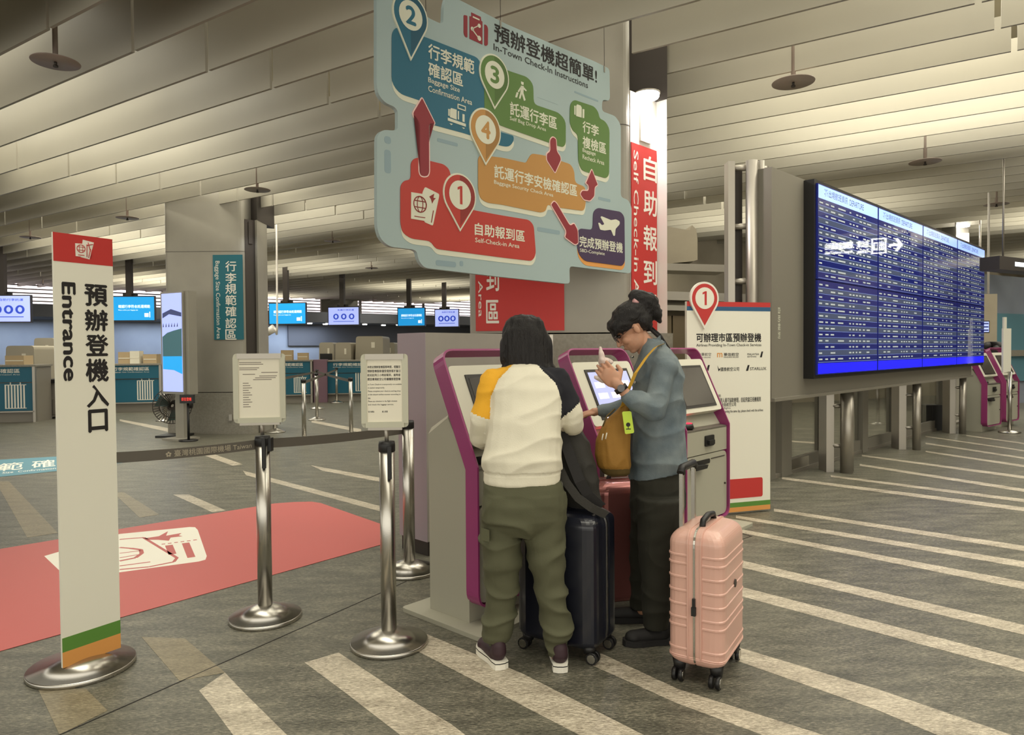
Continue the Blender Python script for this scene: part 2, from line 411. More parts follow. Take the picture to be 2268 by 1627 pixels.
def rline(pts, w):
    for i in range(len(pts) - 1):
        (u0, v0), (u1, v1) = pts[i], pts[i + 1]
        a, b_ = G(u0, v0, 0.0), G(u1, v1, 0.0); tt = (b_ - a).normalized(); n_ = Vector((-tt.y, tt.x, 0)) * w / 2
        mb.hexa([a - n_ + Vector((0, 0, .0036)), b_ - n_ + Vector((0, 0, .0036)), b_ + n_ + Vector((0, 0, .0036)), a + n_ + Vector((0, 0, .0036)),
                 a - n_ + Vector((0, 0, .0041)), b_ - n_ + Vector((0, 0, .0041)), b_ + n_ + Vector((0, 0, .0041)), a + n_ + Vector((0, 0, .0041))])
rline([(265, 1195), (318, 1191), (392, 1236), (385, 1245), (330, 1256), (265, 1262)], 0.022)
rline([(265, 1254), (333, 1245)], 0.018)
rline([(290, 1215), (312, 1218), (314, 1226), (300, 1236), (265, 1243)], 0.028); rline([(265, 1213), (290, 1215)], 0.022)
rline([(265, 1226), (312, 1220)], 0.014); rline([(265, 1236), (305, 1229)], 0.014)
rline([(374, 1208), (382, 1228)], 0.05); rline([(411, 1203), (424, 1235)], 0.05)
for a_ in (358, 372, 386, 400, 414, 428): rline([(a_, 1206 - (a_ - 358) * 0.13), (a_ + 8, 1205 - (a_ - 358) * 0.13)], 0.02)
gpoly(mb, [(318, 1193), (352, 1188), (372, 1177), (368, 1187), (402, 1181), (396, 1186), (404, 1188), (378, 1191), (374, 1198), (350, 1196), (330, 1196)], 0.0036, 0.0041)
mb.build('symbol_lines', 'carpet_red', t)
t = thing('floor_sticker', 'teal blue floor band with white characters far behind the entrance totem', 'floor sticker', G(60, 1035))
mb = MB(); gpoly(mb, [(-120, 1035), (0, 1018), (125, 1011), (260, 1003), (440, 993), (498, 993), (499, 1000), (260, 1026), (127, 1043), (0, 1056), (-120, 1070)], 0.0014, 0.0028)
mb.build('sheet', 'decal_teal', t)
ga, gb, gc = G(-10, 1052), G(124, 1040), G(0, 1026)
ex = (gb - ga); ey = (gc - G(-10, 1052)); mb = MB(); mb.text(lambda s_, z_, d_: ga + ex * s_ + ey * z_ + Vector((0, 0, 0.0028 + d_)), '範 確', 0, 1, 0.28, 0.95, d=0.0004, bold=0.02); mb.build('lettering', 'white_ink', t); mb = MB()
mb.text(lambda s_, z_, d_: ga + ex * s_ + ey * z_ + Vector((0, 0, 0.0028 + d_)), 'Size  Confirmation', 0.1, 1, 0.05, 0.2, d=0.0004)
mb.build('lettering', 'white_ink', t)

# ================================================================== ceiling
mb = MB(); mb.box(-45, 40, -6, 75, 5.15, 5.3)
ceil_o = struct(mb.build('ceiling', 'slab_paint'))
COLS = [(-0.60, 1.50, 6.15, 7.9)]   # openings round the columns (x0,x1,y0,y1)
def cuts(n_, t0, t1):
    segs = [(t0, t1)]
    for x0, x1, y0, y1 in COLS:
        ts = []
        for k in range(int((t1 - t0) / 0.05) + 1):
            tt = t0 + 0.05 * k; p = BN * n_ + BD * tt
            if x0 < p.x < x1 and y0 < p.y < y1: ts.append(tt)
        if ts:
            a, b_ = min(ts), max(ts); new = []
            for s0, s1 in segs:
                if b_ < s0 or a > s1: new.append((s0, s1)); continue
                if a - s0 > 0.1: new.append((s0, a))
                if s1 - b_ > 0.1: new.append((b_, s1))
            segs = new
    return segs
HB = 0.80
far = MB(); n_ = 1.56; n_parts = 0
near_list = []
while n_ < 36:
    j0 = int((-0.25 * n_ - 3 - 1.4) / 5.33) - 1
    for j in range(j0, 20):
        t0 = 1.4 + 5.33 * j - 0.232 * n_ + 0.02; t1 = t0 + 5.33 - 0.045
        mid = BN * n_ + BD * (t0 + t1) / 2
        if mid.y < 0.5 or t1 < -0.12 * n_ - 1.5 or t0 > 2.65 * n_ + 1: continue
        # stop at the far wall
        if (mid.x + 18.6) * 0.647 - (mid.y - 26) * 0.762 < 0.4: continue
        if mid.y > 17 + max(0, (mid.x - 3)) * 0.46 and mid.x > 2.0: continue
        if j == 0: t0 += 0.0
        for s0, s1 in cuts(n_, t0, t1):
            near_list.append((mid.y, n_, s0, s1))
    n_ += 0.6
near_list.sort()
def baffle(mb, n_, s0, s1):
    zc = 0.012 * math.sin(n_ * 7.3)
    hb = min(HB, max(0.32, 1.80 / n_ + 0.06)); prof = [(0.0, 0.0), (0.028, 0.0), (0.028, hb), (0.0, hb)]
    p = []
    for tt in (s0, s1):
        for dn, dz in prof:
            q = BN * (n_ + dn) + BD * tt; p.append(Vector((q.x, q.y, ZB + dz)))
    mb.hexa([p[0], p[1], p[5], p[4], p[3], p[2], p[6], p[7]])
for i, (yy, n_, s0, s1) in enumerate(near_list):
    if i < 200:
        mb = MB(); baffle(mb, n_, s0, s1); mb.build('baffle_panel', 'baffle_paint', ceil_o)
    else: baffle(far, n_, s0, s1)
o = far.build('baffle_panel', 'baffle_paint', ceil_o); o['kind'] = 'stuff'

# sprinkler heat plates
plates = [(123, 137, 'big round sprinkler plate nearest, on a long pipe at upper left'), (570, 420, 'round sprinkler plate left of the hanging instruction sign'),
          (282, 482, 'round sprinkler plate above the red top of the entrance totem'), (67, 525, 'round sprinkler plate at the far left edge of the ceiling'),
          (737, 533, 'small round sprinkler plate above the hanging screens'), (1757, 182, 'round sprinkler plate high up right of the lit column niche'),
          (2049, 358, 'round sprinkler plate above the departure board'), (2207, 452, 'round sprinkler plate farthest right, past the departure board'),
          (823, 593, 'tiny distant sprinkler plate above the second row of hanging screens'), (95, 628, 'distant sprinkler plate by the bright window at far left'),
          (826, 663, 'tiny distant sprinkler plate in front of the bright louvred window')]
ZD = 3.86
for i, (u, v, lab) in enumerate(plates):
    c = G(u, v, 3.92); N0 = c.dot(BN); k_ = math.floor((N0 - 0.36) / 0.6); Nk = 0.36 + 0.6 * k_ + 0.014
    c = Vector((0, 0, H)) + (c - Vector((0, 0, H))) * (Nk / N0) if i else c
    if i == 0:
        pt = local(thing('sprinkler', lab, 'sprinkler', c, group='sprinkler plates under the baffle ceiling'))
        mb = MB(); mb.lathe((0, 0, 0), [(0.001, 0.0), (0.188, -0.006), (0.190, 0.0), (0.188, 0.003), (0.02, 0.012), (0.001, 0.012)], 36); mb.build('plate', 'plate_grey', pt)
        mb = MB(); mb.tube([(0, 0, 0.01), (0, 0, 1.20)], 0.021, 12); mb.build('pipe', 'plate_grey', pt)
        mb = MB(); mb.tube([(0, 0, 0), (0, 0, -0.03)], 0.012, 8); mb.tube([(0, 0, -0.03), (0, 0, -0.045)], 0.02, 8); mb.build('nozzle', 'dark_steel', pt)
        first = pt
    else:
        dup(first, c, label=lab)

# ================================================================== far left: clerestory wall and counter hall
FW = Face(-18.6, 26.0, 49.6)
mb = MB(); mb.fbox(FW, -14, 40, 0, 3.05, -0.6, -0.4); mb.fbox(FW, -14, 40, 4.55, 5.0, -0.6, -0.4)
wall = struct(mb.build('wall_back', 'dark_wall'))
mb = MB(); mb.fbox(FW, -14, 40, 3.05, 4.55, -0.55, -0.5)
win = struct(mb.build('window_1', 'daylight'))
for k in range(9):
    z = 3.12 + k * 0.15; mb = MB(); mb.fbox(FW, -14, 40, z, z + 0.05, -0.48, -0.42); mb.build('louvre_slat', 'slat', win)
for k in range(14):
    s_ = -12 + k * 3.8; mb = MB(); mb.fbox(FW, s_, s_ + 0.14, 3.0, 4.6, -0.42, -0.36); mb.build('mullion', 'slat', win)
mb = MB(); mb.fbox(FW, 12.5, 14.5, 3.0, 4.6, -0.4, -0.3); mb.build('blind_panel', 'board_frame', win)
# bulkhead with downlights over the counters, blue-grey wall behind
FB = Face(-15.8, 21.5, 52)
mb = MB(); mb.fbox(FB, -14, 24, 2.62, 3.0, -0.3, 0.1); mb.fbox(FB, -14, 24, 2.60, 2.62, -3.5, 0.1)
struct(mb.build('trim_1', 'dark_wall'))
mb = MB(); mb.fbox(FB, -14, 24, 0, 2.62, -2.6, -2.4)
struct(mb.build('wall_left', 'wall_blue'))
mb = MB(); mb.fbox(FB, 10.0, 24, 1.7, 2.62, -2.39, -2.3); struct(mb.build('trim_2', 'dark_wall'))
for k, (u, v) in enumerate([(338, 721), (584, 717), (697, 724), (743, 720), (738, 731), (785, 728), (820, 726), (874, 723), (895, 730), (933, 728), (988, 725), (1030, 722)]):
    s_, z_ = FB.px(u, v)
    pt = local(thing('downlight', ['first', 'second', 'third', 'fourth', 'fifth', 'sixth', 'seventh', 'eighth', 'ninth', 'tenth', 'eleventh', 'last'][k] + ' glowing downlight counted from the left in the dark bulkhead over the far counters', 'light', FB.P(s_, 2.60, -0.5 - 0.5 * (k % 2)), group='downlights over the far counters'))
    mb = MB(); mb.lathe((0, 0, 0), [(0.02, -0.05), (0.09, -0.05), (0.10, -0.01), (0.02, 0.0)], 12); mb.build('lens', 'lamp_glow', pt)
    mb = MB(); mb.lathe((0, 0, 0), [(0.10, -0.02), (0.13, -0.02), (0.13, 0.0), (0.10, 0.0)], 12); mb.build('ring', 'steel_dull', pt)
for s_, e_ in ((0.5, 90), (5.0, 110), (10.0, 140)):
    p_ = FB.P(s_, 2.5, -1.4); area('counter_hall_light', (p_.x, p_.y, 2.55), 3.0, 0.6, e_ * 0.5, (0.72, 0.84, 1.0), (0, 0, math.radians(38)))

# ================================================================== right background walls
FR = Face(1.0, 15.2, 65)
mb = MB(); mb.fbox(FR, 0, 34, 0, 4.8, -0.3, -0.1); wr = struct(mb.build('wall_right', 'wall_beige'))
for k in range(6):
    mb = MB(); mb.fbox(FR, 0.6 + k * 0.62, 1.18 + k * 0.62, 0.1, 2.2, -0.1, -0.03); mb.build('cladding_panel', 'bronze_panel', wr)
mb = MB(); mb.fbox(FR, 0, 6.5, 2.3, 2.42, -0.1, 0.25); mb.fbox(FR, 0, 6.5, 2.55, 2.75, -0.1, 0.1); mb.build('ledge', 'steel_dull', wr)
mb = MB(); mb.box(21.0, 21.3, -6, 30, 0, 5.15); struct(mb.build('wall_side_unseen', 'bronze_panel'))  # unseen side wall, added to darken the reflections in the departure screens
FQ = Face(*D(2185, 700, 16.0)[:2], 60)
mb = MB(); s1, z1 = FQ.px(2192, 600); mb.fbox(FQ, s1, 30, 0, z1, -0.6, -0.4)
struct(mb.build('wall_far_right', 'wall_blue'))
mb = MB(); s0, z0 = FQ.px(2200, 850); s1, z1 = FQ.px(2205, 690); mb.fbox(FQ, s1, 20, z0, z1, -0.4, -0.36, 0); s2, z2 = FQ.px(2240, 780); mb.fbox(FQ, s2 - 0.3, 20, z2 - 0.1, z2 + 0.05, -0.36, -0.3, 1)
struct(mb.build('trim_3', ['decal_teal', 'column_base']))
# curved bulkhead end right of the lit niche
t = thing('duct_housing', 'beige curved metal housing under the ceiling right of the lit column', 'housing', D(1500, 560, 9.0))
mb = MB(); pr = [(D(1470, 495, 9.0).x, 0)]
a0 = D(1470, 500, 9.0); a1 = D(1545, 640, 9.0)
pts = [(a0.x, a0.z), (D(1528, 510, 9).x, D(1528, 510, 9).z), (D(1533, 498, 9).x, D(1533, 498, 9).z), (D(1542, 508, 9).x, D(1542, 508, 9).z), (D(1545, 530, 9).x, D(1545, 530, 9).z), (D(1545, 575, 9).x, D(1545, 575, 9).z), (D(1536, 578, 9).x, D(1536, 578, 9).z), (a0.x, D(1470, 585, 9).z)]
mb.prism(lambda x, z, d: Vector((x, 9.0 - d, z)), pts, -1.2, 0.0); mb.build('shell', 'wall_beige', t)
mb = MB(); mb.prism(lambda x, z, d: Vector((x, 9.0 - d, z)), [(p[0], p[1]) for p in [(D(1470, 585, 9).x, D(1470, 585, 9).z), (D(1600, 588, 9).x, D(1600, 588, 9).z), (D(1600, 604, 9).x, D(1600, 604, 9).z), (D(1470, 600, 9).x, D(1470, 600, 9).z)]], -0.3, 0.1); mb.build('rail', 'steel_dull', t)
# ================================================================== columns with lit niches
def column(nm, x0, x1, y0, z_joint, banner_mat, joints, top=5.12, ns=1.0):
    """frontal block, corner niche on its right with a slanted board and a fin"""
    w = x1 - x0; r = 0.10
    root = MB()
    body = rounded([(x0, y0), (x1, y0), (x1, y0 + 1.2), (x0, y0 + 1.2)], r, 6)
    root.prism(lambda x, y, d: Vector((x, y, d)), body, z_joint, top)
    o = root.build(nm, 'column_grey'); struct(o)
    mb = MB(); b2 = rounded([(x0 - 0.01, y0 - 0.012), (x1 + 0.38 * ns, y0 - 0.012), (x1 + 0.38 * ns, y0 + 1.2), (x0 - 0.01, y0 + 1.2)], r, 6)
    mb.prism(lambda x, y, d: Vector((x, y, d)), b2, 0, z_joint - 0.012); mb.build('column_plinth', 'column_base', o)
    for z in joints:
        mb = MB(); b3 = rounded([(x0 - 0.002, y0 - 0.002), (x1 + .002, y0 - 0.002), (x1 + .002, y0 + 0.7), (x0 - 0.002, y0 + 0.7)], r, 6)
        mb.prism(lambda x, y, d: Vector((x, y, d)), b3, z, z + 0.006); mb.build('joint_line', 'dark_steel', o)
    # niche: slanted board going back from the block's right edge, fin coming forward again
    B0 = Vector((x1, y0 + 0.05, 0)); s45 = math.sin(math.radians(44)); c45 = math.cos(math.radians(44))
    B1 = B0 + Vector((s45, c45, 0)) * 0.43 * ns
    B2 = B1 + Vector((0.72, -0.69, 0)) * 0.11 * (0.5 + 0.5 * ns)
    Fb = Face(B0.x, B0.y, 44)
    mb = MB(); mb.fbox(Fb, 0, 0.43 * ns, z_joint, 3.72, -0.06, 0.0); mb.build('niche_board', 'white_panel' if banner_mat[0] == 'r' else 'dark_steel', o)
    mb = MB(); mb.fbox(Fb, 0.14 * ns, 0.30 * ns, 3.3, 3.68, 0.0, 0.02); mb.build('niche_board', 'off_white' if banner_mat[0] == 'r' else 'dark_steel', o)
    mb = MB(); mb.hexa([B1, B2, B2 + Vector((.0, .5, 0)), B1 + Vector((0, .5, 0))] + [q + Vector((0, 0, 3.72)) for q in (B1, B2, B2 + Vector((.0, .5, 0)), B1 + Vector((0, .5, 0)))])
    mb.build('niche_fin', 'white_panel' if banner_mat[0] == 'r' else 'column_grey', o)
    mb = MB(); mb.hexa([B0 + Vector((0, 0.3, 3.72)), B2 + Vector((0.005, 0, 3.72)), B2 + Vector((.005, .9, 3.72)), B0 + Vector((0, .9, 3.72)),
                        B0 + Vector((0, 0.3, top)), B2 + Vector((.005, 0, top)), B2 + Vector((.005, .9, top)), B0 + Vector((0, .9, top))])
    mb.build('niche_head', 'dark_steel', o)
    return o, Fb, B0, B1, B2
x0 = D(1040, 737, 6.3).x; x1 = D(1400, 737, 6.3).x
ZJ = 1.56
colA, FbA, B0, B1, B2 = column('wall_column', x0, x1, 6.3, ZJ, 'red_vinyl', [3.40])
# lamp in the niche
lc = (B0 + B1) / 2 + Vector((0.02, -0.06, 3.68))
t = thing('niche_lamp', 'round glowing downlight at the top of the red banner niche', 'lamp', lc)
mb = MB(); mb.lathe(lc, [(0.001, 0.0), (0.10, 0.0), (0.108, 0.012), (0.108, 0.034), (0.001, 0.036)], 24); mb.build('diffuser', 'lamp_glow', t)
mb = MB(); mb.lathe(lc, [(0.112, 0.036), (0.118, 0.036), (0.118, 0.048), (0.02, 0.05)], 24); mb.build('housing', 'steel_dull', t)
spot('niche_light', (lc.x, lc.y, lc.z - 0.02), 60, (1.0, 0.93, 0.95), 150, 0.09, 0.5)
# slanted red banner in the niche
t = thing('banner', 'tall red banner with white characters in the lit niche, 自助報到區', 'banner', FbA.P(0.2, 1.6))
s_, ztop = FbA.px(1403, 299); s_b, _z = FbA.px(1455, 500)
mb = MB(); mb.fbox(FbA, 0.0, 0.415, ZJ + 0.02, 3.26, 0.002, 0.010); mb.build('sheet', 'red_vinyl', t)
mb = MB()
for ch, v0, v1 in (('自', 342, 405), ('助', 418, 480), ('報', 497, 556), ('到', 574, 630), ('區', 650, 704)):
    sa, za = FbA.px(1423, v0); sb, zb = FbA.px(1453, v1 + 2)
    mb.text(FbA.P, ch, sa, sb, zb, za, d=0.011, bold=0.03)
sa, za = FbA.px(1401, 332); sb, zb = FbA.px(1413, 718)
mb.text(FbA.P, 'Self Check-in Area', sa, sb, zb, za, d=0.011, rot=-90, bold=0.012)
mb.build('lettering', 'white_ink', t)
# flat red banner on the column front
FA = Face(x0, 6.3, 90)
t = thing('banner', 'wide red banner on the column front behind the hanging sign, 區 Area', 'banner', FA.P(0.4, 1.5))
sa, za = FA.px(1054, 733); sb, _ = FA.px(1250, 738)
mb = MB(); mb.fbox(FA, sa, sb, za - 0.0, 3.28, 0.003, 0.010); mb.build('sheet', 'red_vinyl', t)
mb = MB()
for ch, v0, v1, dz in (('到', 585, 645, 0), ('區', 664, 716, 0), ('報', 505, 560, 0)):
    s0, z0 = FA.px(1077, v1); s1, z1 = FA.px(1105, v0); mb.text(FA.P, ch, s0, s1, z0, z1, d=0.011, bold=0.03)
s0, z0 = FA.px(1060, 702); s1, z1 = FA.px(1069, 622); mb.text(FA.P, 'Area', s0, s1, z0, z1, d=0.011, rot=-90, bold=0.01)
mb.build('lettering', 'white_ink', t)

# left column far away with the teal banner
YL = 12.2
lx0, lx1 = D(365, 700, YL).x, D(543, 700, YL).x
colB, FbB, C0, C1, C2 = column('wall_column', lx0, lx1, YL, D(450, 868, YL).z, 'teal_vinyl', [D(450, 557, YL).z], ns=0.42)
FL = Face(lx0, YL, 90)
t = thing('banner', 'teal banner with white characters on the far left column', 'banner', FL.P(1.0, 1.5))
sa, za = FL.px(475, 752); sb, zb = FL.px(522, 564)
mb = MB(); mb.fbox(FL, sa, sb, za, zb, 0.003, 0.012); mb.fbox(FL, sb, sb + 0.12, za, zb, 0.003, 0.012); mb.build('sheet', 'teal_vinyl', t)
mb = MB(); vs_ = [578, 604, 628, 653, 678, 704, 729]
for ch, v in zip('行李規範確認區', vs_):
    s0, z0 = FL.px(500, v + 23); s1, z1 = FL.px(524, v); mb.text(FL.P, ch, s0, s1, z0, z1, d=0.013, bold=0.02)
s0, z0 = FL.px(478, 750); s1, z1 = FL.px(487, 578); mb.text(FL.P, 'Baggage Size Confirmation Area', s0, s1, z0, z1, d=0.013, rot=-90)
mb.build('lettering', 'white_ink', t)
mb = MB(); s0, z0 = FL.px(509, 931); s1, z1 = FL.px(516, 917); mb.fbox(FL, s0, s1, z0, z1, 0.012, 0.04)
tag(mb.build('wall_socket', 'steel_dull', None, FL.P(s0, z0)), 'small metal wall socket low on the far left column', 'socket')
spot('niche_light', tuple(C1 + Vector((0.12, -0.3, 3.6))), 6, (0.85, 0.9, 1.0), 120)

# upright advertising display in front of it
YV = 11.3
p0 = D(358, 750, YV + 0.25); p1 = D(404, 750, YV)
FV = Face(p0.x, p0.y, math.degrees(math.atan2(p1.x - p0.x, p1.y - p0.y)))
s1, _ = FV.px(403, 750); zt = D(358, 648, YV).z; zb_ = D(358, 868, YV).z
t = thing('display_pillar', 'tall portrait display with a landscape picture beside the far left column', 'display', FV.P(0.2, 0))
mb = MB(); mb.fbox(FV, -0.02, s1 + 0.02, zb_ - 0.04, zt + 0.03, -0.22, -0.005); mb.fbox(FV, s1 + 0.02, s1 + 0.10, zb_ - 0.04, zt + 0.03, -0.2, -0.05); mb.build('case', 'column_grey', t)
mb = MB(); mb.fbox(FV, 0.02, s1, zb_, zt, -0.005, 0.004); mb.build('screen', 'tv_lav', t)
zz = lambda k: zb_ + (zt - zb_) * k
mb = MB(); mb.prism(FV.P, [(0.03, zz(.23)), (0.03, zz(.36)), (s1, zz(.36)), (s1, zz(.18)), (s1 * .6, zz(.22))], 0.004, 0.006, 0)
mb.prism(FV.P, [(0.03, zz(.36)), (0.03, zz(.56)), (s1 * .3, zz(.60)), (s1 * .6, zz(.62)), (s1, zz(.64)), (s1, zz(.36))], 0.004, 0.006, 1)
for k in range(6): mb.prism(FV.P, [(0.04 + k * .07, zz(.66)), (0.07 + k * .07, zz(.66)), (0.06 + k * .07, zz(.70))], 0.004, 0.006, 2)
mb.prism(FV.P, [(0.04, zz(.75)), (s1 * .4, zz(.79)), (s1, zz(.76)), (s1, zz(.80)), (s1 * .5, zz(.84)), (0.04, zz(.80))], 0.004, 0.006, 2)
mb.build('picture', ['tv_blue', 'decal_teal', 'tv_dark'], t)
mb = MB(); mb.fbox(FV, 0.1, s1, 0, 0.03, -0.3, 0.1); mb.fbox(FV, 0.2, s1 - 0.1, 0.03, zb_, -0.18, -0.08); mb.build('stand', 'column_grey', t)
# small led sign
a = D(398, 893, 11.2); b_ = D(428, 874, 11.2)
t = thing('led_sign', 'small black sign with red glowing characters by the far left column', 'sign', a)
mb = MB(); mb.box(a.x, b_.x, 11.2, 11.26, a.z, b_.z); mb.build('case', 'black_plastic', t)
mb = MB(); mb.text(lambda s_, z, d: Vector((s_, 11.2 - d, z)), '前往登機', a.x + .03, b_.x - .03, a.z + .04, b_.z - .04, d=0.002); mb.build('lettering', mat('led_red', srgb(230, 60, 50), 0.5, emit=1.0), t)
mb = MB(); mb.tube([((a.x + b_.x) / 2, 11.25, 0), ((a.x + b_.x) / 2, 11.25, a.z)], 0.02, 8); mb.lathe(((a.x + b_.x) / 2, 11.25, 0), [(.01, .02), (.14, .02), (.14, 0), (.01, 0)], 16); mb.build('pole', 'black_plastic', t)
# pedestal fan
c = G(392, 966); fx = D(382, 898, c.y - 0.15)
t = thing('fan', 'dark pedestal fan standing before the far left column', 'fan', c)
mb = MB(); mb.box(c.x - 0.27, c.x + 0.2, c.y - 0.2, c.y + 0.2, 0, 0.035); mb.build('base', 'black_plastic', t)
mb = MB(); mb.tube([(c.x + .03, c.y, 0.03), (c.x + .03, c.y, fx.z - 0.1)], [0.035, 0.03], 10); mb.build('pole', 'black_plastic', t)
mb = MB(); mb.tube([(c.x + .03, c.y, fx.z), (c.x + 0.25, c.y + 0.05, fx.z)], [0.09, 0.06], 12); mb.build('motor', 'black_plastic', t)
T = Matrix.Translation((fx.x, fx.y, fx.z)) @ Matrix.Rotation(math.radians(-52), 4, 'Z') @ Matrix.Rotation(PI / 2, 4, 'Y') @ Matrix.Rotation(0.12, 4, 'X')
mb = MB()
for k in range(40):
    w = 2 * PI * k / 40; ps = [T @ Vector((r * math.cos(w), r * math.sin(w), z)) for r, z in ((0.03, -0.09), (0.2, -0.08), (0.30, -0.02), (0.30, 0.02), (0.2, 0.08), (0.03, 0.09))]
    mb.tube(ps, 0.004, 4)
for r, z in ((0.3, 0), (0.2, -.08), (0.2, .08)): mb.tube([T @ Vector((r * math.cos(2 * PI * k / 32), r * math.sin(2 * PI * k / 32), z)) for k in range(33)], 0.006, 5)
mb.build('guard', 'dark_steel', t)
for k in range(3):
    w = 2 * PI * k / 3; mb = MB()
    mb.add([T @ Vector((0.04 * math.cos(w), 0.04 * math.sin(w), 0)), T @ Vector((0.26 * math.cos(w - .3), 0.26 * math.sin(w - .3), .03)), T @ Vector((0.27 * math.cos(w + .5), 0.27 * math.sin(w + .5), -.03)), T @ Vector((0.04 * math.cos(w + .9), 0.04 * math.sin(w + .9), 0))], [(0, 1, 2, 3)])
    mb.build('blade', mat('fan_teal', srgb(70, 88, 84), 0.4), t)

# ================================================================== low partition behind the kiosks
FP = Face(-0.585, 4.78, 44); 
mb = MB(); mb.fbox(FP, 0, 1.28, 0.10, 1.53, -0.31, 0.0)
pt = tag(mb.build('partition_cabinet', 'partition', None, FP.P(0.6, 0)), 'waist-high grey partition cabinet behind the first kiosk', 'partition')
mb = MB(); mb.fbox(FP, 0.01, 1.27, 0.0, 0.10, -0.30, -0.01); mb.build('base', 'dark_steel', pt)
mb = MB(); mb.prism(lambda x, z, d: FP.P(-d, z, x), [(-0.31, 0.10), (0.0, 0.10), (0.0, 1.53), (-0.31, 1.53)], 0.0, 0.004); mb.build('side_panel', 'partition_side_tint', pt)
mb = MB(); mb.fbox(FP, 1.28, 1.32, 0.10, 1.53, -0.31, 0.004); mb.build('edge_panel', 'white_panel', pt)
# ================================================================== self check-in kiosks
KT = math.radians(43.07); KA = Vector((math.sin(KT), math.cos(KT), 0)); KB = Vector((-math.cos(KT), math.sin(KT), 0))
KQ = Vector((-0.176, 3.48, 0)); KW = 0.675; KROT = math.radians(90 - 43.07)
BEND = 0.80; TOPY, TOPZ = 0.272, 1.392
LEAN = math.hypot(TOPY, TOPZ - BEND); LY, LZ = TOPY / LEAN, (TOPZ - BEND) / LEAN
def kprof(l):                       # l = arc length from z=0 along the front
    if l <= BEND: return (0.0, l), (1.0, 0.0)
    k = l - BEND; return (LY * k, BEND + LZ * k), (LZ, -LY)
def kp(s, l, d):                    # d = depth behind the front surface
    (y, z), (ny, nz) = kprof(l)
    if abs(l - BEND) < 1e-4: ny, nz = (math.cos(math.atan2(LY, LZ) / 2), -math.sin(math.atan2(LY, LZ) / 2))
    return Vector((s, y + ny * d, z + nz * d))
LTOP = BEND + LEAN
def kiosk(screen, lit=True):
    t = local(thing('check_in_kiosk', 'kiosk', 'kiosk', KQ, KROT, group='self check-in kiosks with magenta hoops'))
    # body
    mb = MB(); prof = [(0.08, 0.0), (0.08, 0.80), (0.23, 1.035), (0.385, 0.94), (0.385, 0.0)]
    mb.prism(lambda y, z, d: Vector((0.012 + d, y, z)), prof, 0.0, KW - 0.024); mb.build('body', 'kiosk_grey', t)
    mb = MB(); mb.prism(lambda y, z, d: Vector((0.012 + d, y, z)), [(0.23, 1.034), (0.225, 1.05), (0.36, 0.975), (0.385, 0.94)], 0, KW - 0.024); mb.build('shoulder', 'kiosk_white', t)
    # magenta hoop
    path = rounded([(0, 0.085), (KW, 0.085), (KW, LTOP), (0, LTOP)], 0.085, 7)
    full = []
    for i in range(len(path)):
        p, q = path[i], path[(i + 1) % len(path)]; full.append(p)
        if (p[1] - BEND) * (q[1] - BEND) < 0:
            full.append((p[0] + (q[0] - p[0]) * (BEND - p[1]) / (q[1] - p[1]), BEND))
    n = len(full); cen = (KW / 2, LTOP / 2); th = 0.011; vs = []
    for i, (s_, l) in enumerate(full):
        p, q = full[i - 1], full[(i + 1) % n]; tx, ty = q[0] - p[0], q[1] - p[1]; L_ = math.hypot(tx, ty); nx, ny = -ty / L_, tx / L_
        vs += [kp(s_, l, 0), kp(s_, l, 0.088), kp(s_ + nx * th, l + ny * th, 0.088), kp(s_ + nx * th, l + ny * th, 0)]
    fs = []
    for i in range(n):
        a, b_ = 4 * i, 4 * ((i + 1) % n)
        for k in range(4): fs.append((a + k, b_ + k, b_ + (k + 1) % 4, a + (k + 1) % 4))
    mb = MB(); mb.add(vs, fs); mb.build('hoop_frame', 'magenta', t)
    # lower front door
    P = lambda s_, z, d: Vector((s_, 0.02 - d, z))
    mb = MB(); mb.prism(P, rounded([(0.018, 0.105), (KW - 0.018, 0.105), (KW - 0.018, 0.595), (0.018, 0.595)], 0.06, 5), -0.06, 0.0); mb.build('door', 'kiosk_grey', t)
    mb = MB(); mb.prism(P, [(0.018, 0.602), (KW - 0.018, 0.602), (KW - 0.018, 0.785), (0.018, 0.785)], -0.06, 0.0); fp = mb.build('front_panel', 'kiosk_grey', t)
    mb = MB(); mb.prism(P, rounded([(0.30, 0.655), (0.435, 0.655), (0.435, 0.735), (0.30, 0.735)], 0.012), -0.01, 0.012); mb.prism(P, [(0.325, 0.668), (0.41, 0.668), (0.41, 0.70), (0.325, 0.70)], 0.0, 0.03); mb.build('card_reader', 'black_plastic', fp)
    mb = MB(); mb.prism(P, rounded([(0.07, 0.525), (0.38, 0.525), (0.38, 0.56), (0.07, 0.56)], 0.012), -0.01, 0.004); mb.prism(P, [(0.09, 0.505), (0.25, 0.505), (0.27, 0.53), (0.09, 0.54)], 0.0, 0.05); mb.build('printer_slot', 'black_plastic', t)
    mb = MB(); mb.prism(P, [(0.40, 0.553), (0.62, 0.553), (0.62, 0.559), (0.40, 0.559)], 0, 0.004); mb.build('slot', 'dark_steel', t)
    mb = MB(); mb.prism(P, circle(0.62, 0.34, 0.008, 10), 0, 0.01); mb.build('lock', 'dark_steel', t)
    # shelf recess: bottom, back, cheeks
    mb = MB(); mb.hexa([Vector(q) for q in ((0.018, 0.02, 0.775), (KW - .018, 0.02, 0.775), (KW - .018, 0.20, 0.80), (0.018, 0.20, 0.80), (0.018, 0.02, 0.787), (KW - .018, 0.02, 0.787), (KW - .018, 0.20, 0.812), (0.018, 0.20, 0.812))])
